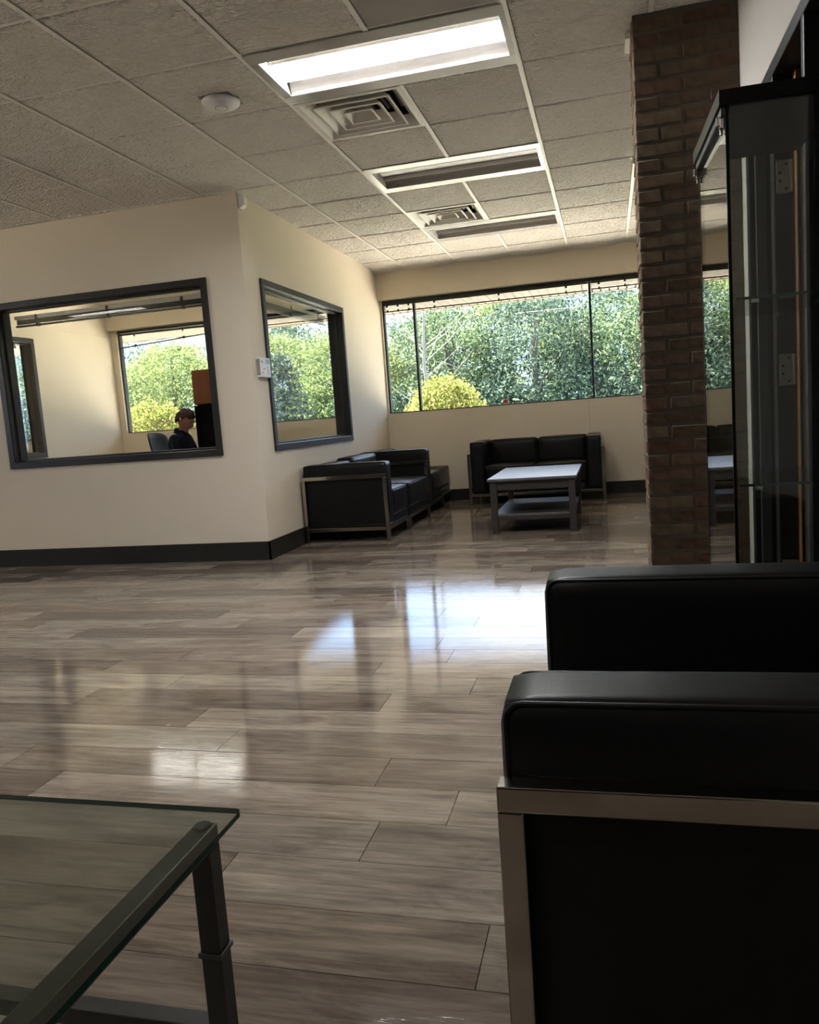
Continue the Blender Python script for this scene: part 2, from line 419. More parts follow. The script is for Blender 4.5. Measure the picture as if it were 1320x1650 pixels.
# window openings
A = dict(x0=-3.17, x1=-1.257, z0=0.81, z1=2.125)
B = dict(y0=2.13, y1=4.05, z0=0.81, z1=2.125)
f5 = 0.05
wall('wall_front', 0, -8.0, XB - WT, YA, YA + WT, 0, H - .001, [(A['x0'] + f5, A['x1'] - f5, A['z0'] + f5, A['z1'] - f5)])
wall('wall_side', 1, YA, YF + .08, XB - WT, XB, 0, H - .001, [(B['y0'] + f5, B['y1'] - f5, B['z0'] + f5, B['z1'] - f5)])
# far exterior wall: low wall, bulkhead and the solid piers between the window bands
SILL, HEAD = 1.06, 2.365
bands = [(-7.6, -4.95), (-4.47, -1.25), (XB + .02, XR)]
mb = MB()
mb.box(-8, 2.6, YF, YF + .11, 0, SILL)
mb.box(-8, 2.6, YF - .07, YF + .11, HEAD, 3.05)
for a, b in ((-8, -7.6), (-4.95, -4.47), (-1.25, XB + .02), (XR, 2.6)): mb.box(a, b, YF, YF + .11, SILL, HEAD)
mb.build('wall_far', m_wall, kind='structure')
wall('wall_right', 1, -6.0, YF, XR, XR + WT, 0, H - .001, [(-1.80, 0.16, -1, 2.13)], m_trimw)
wall('wall_back', 0, -6.6, XR + WT, -6.12, -6.0, 0, H - .001, [], m_wallb)
wall('wall_left', 1, -6.0, YA, -6.6, -6.48, 0, H - .001, [(-2.3, -.2, .90, 2.40)])  # opening made for the added fill window
XL = -4.55
wall('wall_office', 1, YA + WT, YF, XL - .12, XL, 0, H - .001, [(2.35, 3.95, 0.90, 2.11)])
wall('wall_neighbour', 1, YA + WT, YF, -8.1, -8.0, 0, H - .001, [])
# corridor beyond the right-hand doorway, its darkness put into the wall colour
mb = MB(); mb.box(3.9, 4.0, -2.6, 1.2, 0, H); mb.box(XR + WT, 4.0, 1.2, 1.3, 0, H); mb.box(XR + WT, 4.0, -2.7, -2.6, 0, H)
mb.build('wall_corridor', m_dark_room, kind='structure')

# baseboards
MB().box(-8, XB + .012, YA - .012, YA, 0, .142).build('baseboard_front', m_base, kind='structure')
MB().box(XB, XB + .012, YA - .012, YF, 0, .142).build('baseboard_side', m_base, kind='structure')
MB().box(XB + .012, XR, YF - .012, YF, 0, .13).build('baseboard_far', m_base, kind='structure')
MB().box(XR - .012, XR, .66, YF - .012, 0, .13).build('baseboard_right', m_base, kind='structure')
# drywall joint under the far window
MB().box(1.362, 1.370, YF - .003, YF, .13, SILL).build('trim_1', m_trimw, kind='structure')

# floor: sub-floor slab with planks laid on it
fl = MB().box(-8.1, 4.0, -6.1, YF + .1, -.25, -.006).build('floor', m_joint, kind='structure')
PW, PL, G = 0.1770, 1.22, 0.0009
plank_me = {}
def plank_mesh(l):
    k = round(l, 3)
    if k not in plank_me:
        mb = MB(); e = .00005
        x0, x1, y0, y1 = G, k - G, G, PW - G
        vs = [(x0, y0, -.006), (x1, y0, -.006), (x1, y1, -.006), (x0, y1, -.006),
              (x0, y0, -e), (x1, y0, -e), (x1, y1, -e), (x0, y1, -e),
              (x0 + e, y0 + e, 0), (x1 - e, y0 + e, 0), (x1 - e, y1 - e, 0), (x0 + e, y1 - e, 0)]
        fs = [(8, 9, 10, 11)] + [(a, (a + 1) % 4, 4 + (a + 1) % 4, 4 + a) for a in range(4)] + [(4 + a, 4 + (a + 1) % 4, 8 + (a + 1) % 4, 8 + a) for a in range(4)]
        mb.add(vs, fs); me = mb.mesh('plank'); me.materials.append(m_floor); plank_me[k] = me
    return plank_me[k]
fixed = {-2: 1.156, -3: 0.990, -4: 0.693, -5: 1.315, -6: 0.60, -1: 0.92, 0: 0.35, 1: 1.36}  # joint seen in the photo per row
rnd = random.Random(3)
planks = []; far = MB()
row0 = -2.332 + 5 * PW - 0      # row k spans row0+k*PW ...
row = lambda k: -1.447 + k * PW  # row(-5) = -2.332
for k in range(-14, 40):
    y0 = row(k)
    if y0 > YF - .01: break
    off = fixed.get(k, rnd.uniform(0, PL))
    x = off - PL * math.ceil((off + 8.0) / PL)
    while x < XR:
        l = PL; xs, xe = x, min(x + l, XR - .001)
        x += l
        if xe - xs < .04: continue
        near = y0 < 2.0 and xe > -5.0 + max(0, (0 - y0)) * 0.9 and y0 > -3.75
        if near: planks.append((xs, y0, xe - xs))
        else:
            e = .00005; a, b, c, d = xs + G, xe - G, y0 + G, min(y0 + PW, YF) - G
            far.add([(a, c, -.006), (b, c, -.006), (b, d, -.006), (a, d, -.006), (a + e, c + e, 0), (b - e, c + e, 0), (b - e, d - e, 0), (a + e, d - e, 0)],
                    [(4, 5, 6, 7)] + [(q, (q + 1) % 4, 4 + (q + 1) % 4, 4 + q) for q in range(4)])
planks.sort(key=lambda p: p[1])
for (x, y, l) in planks[:290]:
    o = bpy.data.objects.new('plank', plank_mesh(l)); COL.objects.link(o); o.location = (x, y, 0); o.parent = fl
for (x, y, l) in planks[290:]:
    e = .00005; a, b, c, d = x + G, x + l - G, y + G, y + PW - G
    far.add([(a, c, -.006), (b, c, -.006), (b, d, -.006), (a, d, -.006), (a + e, c + e, 0), (b - e, c + e, 0), (b - e, d - e, 0), (a + e, d - e, 0)],
            [(4, 5, 6, 7)] + [(q, (q + 1) % 4, 4 + (q + 1) % 4, 4 + q) for q in range(4)])
far.build('far_planks', m_floor, fl, kind='stuff')

# ceiling: slab, hung grid and lay-in tiles
mb = MB(); mb.box(-8.1, 4.0, -6.12, YF + .2, H + .16, H + .30)
ce = mb.build('ceiling', m_ceil, kind='structure')
fill_and_office_lights = ((0, -7, 'added unseen fill light behind the viewer over the near chair'), (-5, -4, 'added unseen fill light behind the viewer to the left'), (-5, -8, 'added unseen fill light by the back wall'),  # unseen fixtures added as fill light; only the office one is real
               (-9, -4, 'added unseen fill light along the left wall'),
               (-6, 6, 'lit ceiling light inside the office above the seated person'))
holes = {(i + a, j) for i, j, _ in fill_and_office_lights for a in (0, 1)}
mb = MB()
for i in range(-14, 7):
    for j in range(-10, 9):
        if (i, j) in holes: continue
        if -6 <= i < 4 and -3 <= j and not (i < -2 and j > 3): continue
        mb.box(max(i * T, -8.1), (i + 1) * T, j * T, min((j + 1) * T, YF), H + .002, H + .02)
mb.build('plain_ceiling_field', m_ceil, ce)
MB().box(-8.4, 4.3, YA, 7.6, H + .45, H + .55).box(-7.6, 4.3, -6.4, YA, H + .45, H + .55).build('roof', m_roof, kind='structure')
YE = YF - .07
lights = {(0, 0): 'lit', (0, 3): 'off', (0, 6): 'off2'}
vents = {(0, 1), (0, 5)}
skip = set()
for (i, j) in lights: skip |= {(i, j), (i + 1, j)}
skip |= vents
tile_cache = {}
def tile_mesh(w, d, sag=0.0, flat=False):
    k = (round(w, 3), round(d, 3), sag, flat)
    if k not in tile_cache:
        mb = MB(); g = .014; b = .006
        if not sag:
            x0, x1, y0, y1 = g, w - g, g, d - g
            vs = [(x0, y0, .012), (x1, y0, .012), (x1, y1, .012), (x0, y1, .012), (x0, y0, .004), (x1, y0, .004), (x1, y1, .004), (x0, y1, .004),
                  (x0 + b, y0 + b, 0), (x1 - b, y0 + b, 0), (x1 - b, y1 - b, 0), (x0 + b, y1 - b, 0)]
            fs = [(11, 10, 9, 8)] + [(4 + a, 4 + (a + 1) % 4, (a + 1) % 4, a) for a in range(4)] + [(8 + a, 8 + (a + 1) % 4, 4 + (a + 1) % 4, 4 + a) for a in range(4)] + [(0, 1, 2, 3)]
            mb.add(vs, fs)
        else:
            nx, ny = 9, 7; vs = []; fs = []
            for jj in range(ny):
                for ii in range(nx):
                    u, v = ii / (nx - 1), jj / (ny - 1)
                    z = -sag * (v ** 2.2) * (0.35 + 0.65 * math.sin(math.pi * u) ** 0.8)
                    vs.append((.008 + u * (w - .016), .012 + v * (d - .012), z))
            n0 = len(vs)
            vs += [(a, b2, c + .012) for a, b2, c in vs]
            for jj in range(ny - 1):
                for ii in range(nx - 1):
                    a = jj * nx + ii; fs.append((a, a + nx, a + nx + 1, a + 1)); fs.append((n0 + a, n0 + a + 1, n0 + a + nx + 1, n0 + a + nx))
            for ii in range(nx - 1): fs.append((ii, ii + 1, n0 + ii + 1, n0 + ii)); a = (ny - 1) * nx + ii; fs.append((a + 1, a, n0 + a, n0 + a + 1))
            for jj in range(ny - 1): a = jj * nx; fs.append((a + nx, a, n0 + a, n0 + a + nx)); a += nx - 1; fs.append((a, a + nx, n0 + a + nx, n0 + a))
            mb.add(vs, fs)
        me = mb.mesh('ceiling_tile'); me.materials.append(m_tileflat if flat else m_tile); tile_cache[k] = me
    return tile_cache[k]
for i in range(-6, 4):
    for j in range(-3, 9):
        if (i, j) in skip: continue
        if i < -2 and j > 3: continue
        x0, x1 = i * T, min((i + 1) * T, XR); y0, y1 = j * T, min((j + 1) * T, YE)
        if i == 3 and j < 0: pass
        o = bpy.data.objects.new('ceiling_tile', tile_mesh(x1 - x0, y1 - y0, .035 if j == 8 else 0, (i, j) in ((1, -1), (3, -1)))); COL.objects.link(o)
        o.location = (x0, y0, H); o.parent = ce
for i in range(-6, 4):
    rn_ = MB()
    for j in range(-3, 9):
        if (i, j) in ((1, 0), (1, 3), (1, 6)): continue
        ya, yb = j * T, min((j + 1) * T, YE)
        rn_.box(i * T - .012, i * T + .012, ya, yb, H - .003, H + .000).box(i * T - .0015, i * T + .0015, ya, yb, H + .009, H + .04)
    rn_.build('grid_runner', m_tee, ce)
for j in range(-3, 9):
    o = MB().box(-6 * T, XR, j * T - .012, j * T + .012, H + .007, H + .010).build('grid_tee', m_tee, ce)
MB().box(XB, XR, YE - .022, YE, H - .012, H - .010).build('wall_angle', m_tee, ce)

# ================================================================== WINDOWS (structure)
def ring(mb, axis, a0, a1, z0, z1, t0, t1, w, mi=0):
    """rectangular frame ring; axis 0 runs along X, thickness t in Y"""
    segs = [(a0, a1, z0, z0 + w), (a0, a1, z1 - w, z1), (a0, a0 + w, z0 + w, z1 - w), (a1 - w, a1, z0 + w, z1 - w)]
    for p, q, c, d in segs:
        if axis == 0: mb.bbox(p, q, t0, t1, c, d, .003, mi)
        else: mb.bbox(t0, t1, p, q, c, d, .003, mi)
def interior_window(n, axis, a0, a1, z0, z1, t0, t1, gl, face_front=True):
    """hollow metal borrowed-light frame round a wall hole from t0 (room side) to t1 (office side)"""
    root = MB(); ring(root, axis, a0, a1, z0, z1, t0 - .018, t0 + .002, f5)
    ring(root, axis, a0, a1, z0, z1, t1 - .002, t1 + .018, f5)
    r = root.build('window_%d' % n, m_frame, kind='structure')
    li = MB(); ring(li, axis, a0 + f5 - .012, a1 - f5 + .012, z0 + f5 - .012, z1 - f5 + .012, t0 - .01, t1 + .01, .014); li.build('jamb_liner', m_frame, r)
    mid = (t0 + t1) / 2 if gl is None else gl
    st = MB(); ring(st, axis, a0 + f5, a1 - f5, z0 + f5, z1 - f5, mid - .02, mid + .02, .018); st.build('glazing_stop', m_frame, r)
    p = MB(); w = f5 + .014
    if axis == 0: p.box(a0 + w, a1 - w, mid - .003, mid + .003, z0 + w, z1 - w)
    else: p.box(mid - .003, mid + .003, a0 + w, a1 - w, z0 + w, z1 - w)
    p.build('pane', m_glass, r)
    return r
interior_window(1, 0, A['x0'], A['x1'], A['z0'], A['z1'], YA, YA + WT, None)
interior_window(2, 1, B['y0'], B['y1'], B['z0'], B['z1'], XB, XB - WT, None) if False else None
# side wall window: thickness runs from XB (room) down to XB-WT (office)
interior_window(2, 1, B['y0'], B['y1'], B['z0'], B['z1'], XB - WT, XB, XB - WT / 2)
interior_window(5, 1, 2.30, 4.0, 0.85, 2.16, XL - .12, XL, None)

def exterior_window(n, x0, x1, mulls):
    y0, y1 = YF + .03, YF + .10
    fr = MB(); fr.bbox(x0, x1, y0, y1, HEAD - .035, HEAD + .01); fr.bbox(x0, x1, y0, y1, SILL - .005, SILL + .012)
    fr.bbox(x0, x0 + .02, y0, y1, SILL, HEAD); fr.bbox(x1 - .02, x1, y0, y1, SILL, HEAD)
    r = fr.build('window_%d' % n, m_framed, kind='structure')
    xs = [x0] + mulls + [x1]
    for m in mulls: MB().bbox(m - .013, m + .013, y0, y1, SILL, HEAD).build('mullion', m_framed, r)
    for a, b in zip(xs[:-1], xs[1:]): MB().box(a + .01, b - .01, YF + .06, YF + .066, SILL + .005, HEAD - .01).build('pane', m_glass, r)
    return r
exterior_window(3, bands[2][0], bands[2][1], [-0.560, 1.425])
exterior_window(4, bands[1][0], bands[1][1], [-2.60])
exterior_window(6, bands[0][0], bands[0][1], [-6.2])
lw = MB(); ring(lw, 1, -2.3, -.2, .90, 2.40, -6.58, -6.50, .03); lw = lw.build('window_7', m_framed, kind='structure')  # unseen window added in the left wall to let in fill daylight
for y in (-1.25,): MB().bbox(-6.57, -6.51, y - .02, y + .02, .92, 2.38).build('mullion', m_framed, lw)
for a, b in ((-2.28, -1.27), (-1.23, -.22)): MB().box(-6.543, -6.537, a, b, .92, 2.38).build('pane', m_glass, lw)

# ------------------------------------------------------------------ raised blinds
def blind(label, axis, a0, a1, t, z, mslat, n=9, tilt=0.0, drop=0.075, mrail=None, group=None, cords=True, nlow=0):
    """gathered venetian blind hung at z: head rail, slats, bottom rail"""
    w = .025
    mrail = mrail or mslat
    root = thing('venetian_blind', label, 'blind', ((a0 + a1) / 2, t, z) if axis == 0 else (t, (a0 + a1) / 2, z), 0 if axis == 0 else math.pi / 2, group)
    h = (a1 - a0) / 2
    MB().bbox(-h, h, -.014, .014, -.026, 0, .002).build('head_rail', mrail, root)
    me = None
    for k in range(n):
        mb = MB(); zz = -.030 - (drop - .006) * (k + .5) / n
        ph = tilt * (k + 1) / n
        nseg = 8
        top = []
        for q in range(nseg + 1):
            x = -h + .005 + (2 * h - .01) * q / nseg
            u = q / nseg
            top.append((x, zz - ph * u))
        for (xa, za), (xb, zb) in zip(top[:-1], top[1:]):
            mb.add([(xa, -w / 2, za), (xb, -w / 2, zb), (xb, 0, zb + .003), (xa, 0, za + .003), (xa, w / 2, za), (xb, w / 2, zb)], [(0, 1, 2, 3), (3, 2, 5, 4)])
        mb.build('slat', mslat, root)
    zz = -.030 - drop
    b = MB(); b.add([(-h + .004, -.012, zz - .014), (h - .004, -.012, zz - .014 - tilt), (h - .004, .012, zz - .014 - tilt), (-h + .004, .012, zz - .014),
                     (-h + .004, -.012, zz), (h - .004, -.012, zz - tilt), (h - .004, .012, zz - tilt), (-h + .004, .012, zz)],
                    [(3, 2, 1, 0), (4, 5, 6, 7), (0, 1, 5, 4), (1, 2, 6, 5), (2, 3, 7, 6), (3, 0, 4, 7)])
    b.build('bottom_rail', mslat, root)
    for u in (.12, .5, .88):
        x = -h + 2 * h * u
        MB().bbox(x - .012, x + .012, -.017, -.0135, -.045, .0, .001).build('bracket', m_framed, root)
        MB().bbox(x - .009, x + .009, -.0165, .0165, zz - .018 - tilt * u, zz + .012 - tilt * u, .001).build('cord_clip', m_framed, root)
        if tilt: MB().tube([(x, -.013, -.026), (x, -.013, zz - tilt * u)], .0012, 5).build('lift_cord', m_framed, root)
    return root
gb = 'raised blinds on the far windows'
blind('gathered metal blind above the narrow left pane of the far window', 0, bands[2][0] + .022, -.575, YF + .035, HEAD - .036, m_blind, drop=.055)
b2 = blind('long gathered metal blind above the wide middle pane of the far window', 0, -.545, 1.41, YF + .035, HEAD - .036, m_blind, drop=.06)
blind('gathered metal blind above the far window pane beside the brick column', 0, 1.44, XR - .03, YF + .035, HEAD - .036, m_blind, drop=.05)
MB().tube([(1.345 - .4325, -.02, -.02), (1.337 - .4325, -.022, -.75)], .004, 6).tube([(1.338 - .4325, -.022, -.50), (1.337 - .4325, -.022, -.56)], .009, 8).build('tilt_wand', m_blindw, b2)
blind('dark raised blind across the top of the office front window', 0, A['x0'] + .09, A['x1'] - .09, YA + WT + .03, A['z1'] - .085, m_blindd, drop=.045, mrail=m_blindw)
blind('raised blind across the top of the side wall window', 1, B['y0'] + .09, B['y1'] - .09, XB - WT - .035, B['z1'] - .075, m_blindd, drop=.05, mrail=m_blindw)
blind('half gathered blind hanging crooked over the office outside window', 0, bands[1][0] + .03, -2.63, YF + .035, HEAD - .04, m_blind, n=8, tilt=-.10, drop=.14)
blind('gathered blind over the right half of the office outside window', 0, -2.57, bands[1][1] - .03, YF + .035, HEAD - .04, m_blind, n=8, drop=.05)
# lowered white blind behind the small window in the office left wall
root = thing('venetian_blind', 'lowered cream slatted blind in the doorway-like side window at far left', 'blind', (XL - .16, 3.15, 2.09), math.pi / 2)
MB().bbox(-.76, .76, -.014, .014, -.026, 0, .002).build('head_rail', m_blindw, root)
sm = None
for k in range(46):
    if sm is None:
        o = MB().add([(-.75, -.012, -.004), (.75, -.012, -.004), (.75, .012, .004), (-.75, .012, .004)], [(0, 1, 2, 3)]).build('slat', m_blindw, root); sm = o.data
    else: o = bpy.data.objects.new('slat', sm); COL.objects.link(o); o.parent = root
    o.location = (0, 0, -.04 - k * .0255)
MB().bbox(-.75, .75, -.012, .012, -.04 - 46 * .0255 - .012, -.04 - 46 * .0255, .002).build('bottom_rail', m_blindw, root)
for x in (-.5, 0, .5): MB().tube([(x, 0, -.02), (x, 0, -1.2)], .001, 5).build('ladder_cord', m_blindw, root)

# small red and white sticker in the far window
st = thing('window_sticker', 'small square red and white sticker low in the far window', 'sticker', (.439, YF + .058, 1.105))
MB().box(-.032, .032, -.0015, 0, -.032, .032).build('backing', m_stkw, st)
MB().prism([(-.024, -.020), (.024, -.020), (.024, .010), (.010, .014), (0, .024), (-.010, .014), (-.024, .010)], 1, -.003, -.0015).build('printed_emblem', m_red, st)

# ================================================================== CEILING FIXTURES
def troffer(label, i, j, state, j_fix=0):
    root = thing('ceiling_light', label, 'ceiling light', (i * T, j * T, H))
    w, d = 2 * T, T
    ox0, ox1, oy0, oy1 = .05, w - .035, .10, d - .11
    fl_ = MB()
    fl_.bbox(.006, w - .006, .006, oy0, -.004, .004, .0015); fl_.bbox(.006, w - .006, oy1, d - .006, -.004, .004, .0015)
    fl_.bbox(.006, ox0, oy0, oy1, -.004, .004, .0015); fl_.bbox(ox1, w - .006, oy0, oy1, -.004, .004, .0015)
    fl_.build('frame', m_flange, root)
    mcove = m_coveoff
    # side coves: curved reflectors rising from each long edge
    for nm, ya, yb in (('reflector', oy0, .185), ('reflector', oy1, .400)):
        mb = MB(); n = 8; pts = []
        for q in range(n + 1):
            t = q / n; y = ya + (yb - ya) * (1 - math.cos(t * math.pi / 2)) if True else 0
            z = .085 * math.sin(t * math.pi / 2); pts.append((y, z))
        for (y1, z1), (y2, z2) in zip(pts[:-1], pts[1:]): mb.add([(ox0, y1, z1), (ox1, y1, z1), (ox1, y2, z2), (ox0, y2, z2)], [(0, 1, 2, 3)])
        mb.build(nm, mcove, root, smooth=True)
    hs = MB(); hs.box(ox0, ox1, .18, .41, .084, .10); hs.add([(ox0, oy0, 0), (ox0, oy1, 0), (ox0, .40, .09), (ox0, .18, .09)], [(0, 1, 2, 3)]); hs.add([(ox1, oy0, 0), (ox1, oy1, 0), (ox1, .40, .09), (ox1, .18, .09)], [(0, 1, 2, 3)])
    hs.build('housing', m_white, root)
    # hanging centre basket with lens
    ln = MB(); n = 8; prev = None
    for q in range(n + 1):
        t = q / n; y = .195 + .20 * t; z = .050 - .010 * math.sin(t * math.pi)
        if prev: ln.add([(ox0 + .01, prev[0], prev[1]), (ox1 - .01, prev[0], prev[1]), (ox1 - .01, y, z), (ox0 + .01, y, z)], [(0, 1, 2, 3)])
        prev = (y, z)
    ln.build('lens', m_lens if state == 'lit' else m_lens2 if state == 'lit2' else m_lensoff, root, smooth=True)
    for y in (.190, .396):
        MB().bbox(ox0 + .004, ox1 - .004, y, y + .004, .022, .078, .001).build('lens_rail', m_vent, root)
    return root
troffer('lit two by four ceiling light, brightest and nearest of the row', 0, 0, 'lit')
troffer('unlit ceiling light between the two square vents', 0, 3, 'off')
troffer('unlit ceiling light nearest the far window', 0, 6, 'off')
for (i, j, nm) in fill_and_office_lights: troffer(nm, i, j, 'lit2')

def vent(label, i, j):
    root = thing('ceiling_vent', label, 'vent', (i * T + T / 2, j * T + T / 2, H))
    def ringf(mb, a, za, b, zb, th=0.0):
        vs = [(sx * a, sy * a, za) for sx, sy in ((-1, -1), (1, -1), (1, 1), (-1, 1))] + [(sx * b, sy * b, zb) for sx, sy in ((-1, -1), (1, -1), (1, 1), (-1, 1))]
        mb.add(vs, [(k, (k + 1) % 4, 4 + (k + 1) % 4, 4 + k) for k in range(4)])
    fr = MB(); ringf(fr, .298, .006, .298, -.004); ringf(fr, .298, -.004, .272, -.004); ringf(fr, .272, -.004, .222, .05); fr.build('frame', m_vent, root)
    for k, s in enumerate((.215, .148, .082)):
        mb = MB(); z = -.008
        ringf(mb, s, z, s - .058, z + .058); ringf(mb, s, z, s + .003, z + .004); ringf(mb, s + .003, z + .004, s - .055, z + .062); ringf(mb, s - .008, z - .0, s, z)
        if k == 2: ringf(mb, s - .058, z + .058, .0, z + .058)
        mb.build('louver', m_vent, root)
    MB().box(-.26, .26, -.26, .26, .11, .14).build('duct', m_duct, root)
    bx = MB(); ringf(bx, .262, .05, .262, .12); bx.build('plenum_side', m_duct, root)
    for k in range(5): 
        a = k * 1.3; MB().tube([(-.2 + .1 * k, -.1, .1), (-.12 + .08 * k, .15, .075)], .008, 6).build('damper_rod', m_greypl, root)
    return root
vent('large square louvered ceiling vent beside the lit ceiling light', 0, 1)
vent('small looking square louvered ceiling vent next to the farthest ceiling light', 0, 5)

ap = thing('ceiling_sensor', 'round white saucer shaped ceiling device left of the lit light', 'detector', (-.303, .400, H))
MB().lathe([(.0, -.040), (.030, -.0395), (.060, -.036), (.085, -.028), (.097, -.018), (.100, -.010), (.094, -.005), (.07, -.002)], 48).build('dome', m_plastic, ap, smooth=True)
MB().lathe([(.0, -.0425), (.026, -.0420), (.030, -.040)], 32).build('centre_disc', m_white, ap, smooth=True)
MB().lathe([(.030, -.0405), (.033, -.0405), (.033, -.0385), (.030, -.0385)], 32).build('groove_ring', m_greypl, ap)
MB().bbox(-.085, .085, -.085, .085, -.003, 0.001, .001).build('mounting_plate', m_greypl, ap)

ms = thing('motion_sensor', 'small white rounded motion sensor high on the wall corner', 'sensor', (XB + .0, YA + .01, 2.632))
mb = MB(); n = 12; pr = []
for k in range(n + 1):
    t = math.pi * k / n; pr.append((.035 * math.cos(t) , .050 * math.sin(t) ** .8 if 0 < k < n else 0))
mb.prism([(0.0 + b, a) for a, b in [(p[0] * 1.5, p[1]) for p in pr]], 1, 0.0, .06)
mb.build('housing', m_plastic, ms)
MB().bbox(.030, .053, .012, .048, -.034, .030, .006).build('lens', m_white, ms)
MB().bbox(-.001, .004, -.004, .064, -.056, .056, .002).build('back_plate', m_greypl, ms)

kp = thing('alarm_keypad', 'white wall keypad with grey display at the office corner', 'keypad', (XB, 2.045, 1.447))
MB().bbox(0, .034, -.105, .075, -.073, .073, .004).build('housing', m_plastic, kp)
MB().bbox(.033, .0355, -.005, .060, .028, .058, .001).build('display', m_screen, kp)
for r in range(4):
    for c in range(2): MB().bbox(.033, .0365, -.085 + c * .028, -.068 + c * .028, .035 - r * .027, .048 - r * .027, .001).build('button', m_greypl if (r + c) % 3 == 0 else m_white, kp)
MB().bbox(.033, .0355, .018, .026, -.055, .010, .0008).build('printed_strip', m_greypl, kp)
MB().bbox(-.0, .030, -.107, -.104, -.06, .06, .001).build('side_cover', m_greypl, kp)

# ================================================================== BRICK COLUMN
CX0, CX1, CY0, CY1 = 1.745, XR - .001, .335, .66
bc = thing('brick_column', 'dark brown brick column from floor to ceiling beside the glass cabinet', 'column', ((CX0 + CX1) / 2, (CY0 + CY1) / 2, 0))
MB().box(CX0 + .004 - bc.location.x, CX1 - bc.location.x, CY0 + .004 - bc.location.y, CY1 - .002 - bc.location.y, 0, H - .002).build('mortar_core', m_mortar, bc)
def brick_mesh(lx, ly, lz, seed):
    bm = bmesh.new(); bmesh.ops.create_cube(bm, size=1); rn = random.Random(seed)
    for v in bm.verts: v.co = (v.co.x * lx, v.co.y * ly, v.co.z * lz)
    bmesh.ops.bevel(bm, geom=bm.edges[:], offset=.006, segments=1, affect='EDGES')
    for v in bm.verts: v.co += Vector((rn.uniform(-1, 1), rn.uniform(-1, 1), rn.uniform(-1, 1))) * .0022
    me = bpy.data.meshes.new('brick'); bm.to_mesh(me); bm.free(); me.materials.append(m_brick); return me
CH = .0668; JT = .009; BL = .203
bcache = {}
def brick(x0, x1, y0, y1, z0, z1):
    s = rnd.randrange(4); k = (round(x1 - x0, 3), round(y1 - y0, 3), s)
    if k not in bcache: bcache[k] = brick_mesh(x1 - x0, y1 - y0, z1 - z0, s)
    o = bpy.data.objects.new('brick', bcache[k]); COL.objects.link(o); o.parent = bc
    j = rnd.uniform(-.0015, .0015)
    o.location = ((x0 + x1) / 2 - bc.location.x, (y0 + y1) / 2 + j - bc.location.y, (z0 + z1) / 2)
    o.rotation_euler = (rnd.uniform(-.01, .01), rnd.uniform(-.008, .008), rnd.uniform(-.008, .008))
nc = int(H / CH)
for c in range(nc + 1):
    z0 = c * CH + .004; z1 = min(z0 + CH - JT, H - .002)
    if z1 - z0 < .02: continue
    if c % 2 == 0:
        # header at the corner, then stretchers
        xs = [(CX0, CX0 + .102)]; x = CX0 + .102 + JT
    else: xs = [(CX0, CX0 + BL)]; x = CX0 + BL + JT
    while x < CX1 - .02:
        e = min(x + BL, CX1); xs.append((x, e)); x = e + JT
    for q, (a, b) in enumerate(xs):
        dpt = .102 if not (q == 0 and c % 2 == 0) else BL
        brick(a, b, CY0, CY0 + dpt, z0, z1)
    y = CY0 + (BL if c % 2 == 0 else .102) + JT
    while y < CY1 - .02:
        e = min(y + BL, CY1); brick(CX0, CX0 + .09, y, e, z0, z1); y = e + JT
MB().box(CX0 - .022 - bc.location.x, CX0 - bc.location.x, 0, CY1 - bc.location.y, H - .028, H - .0).build('ceiling_angle', m_tee, bc)

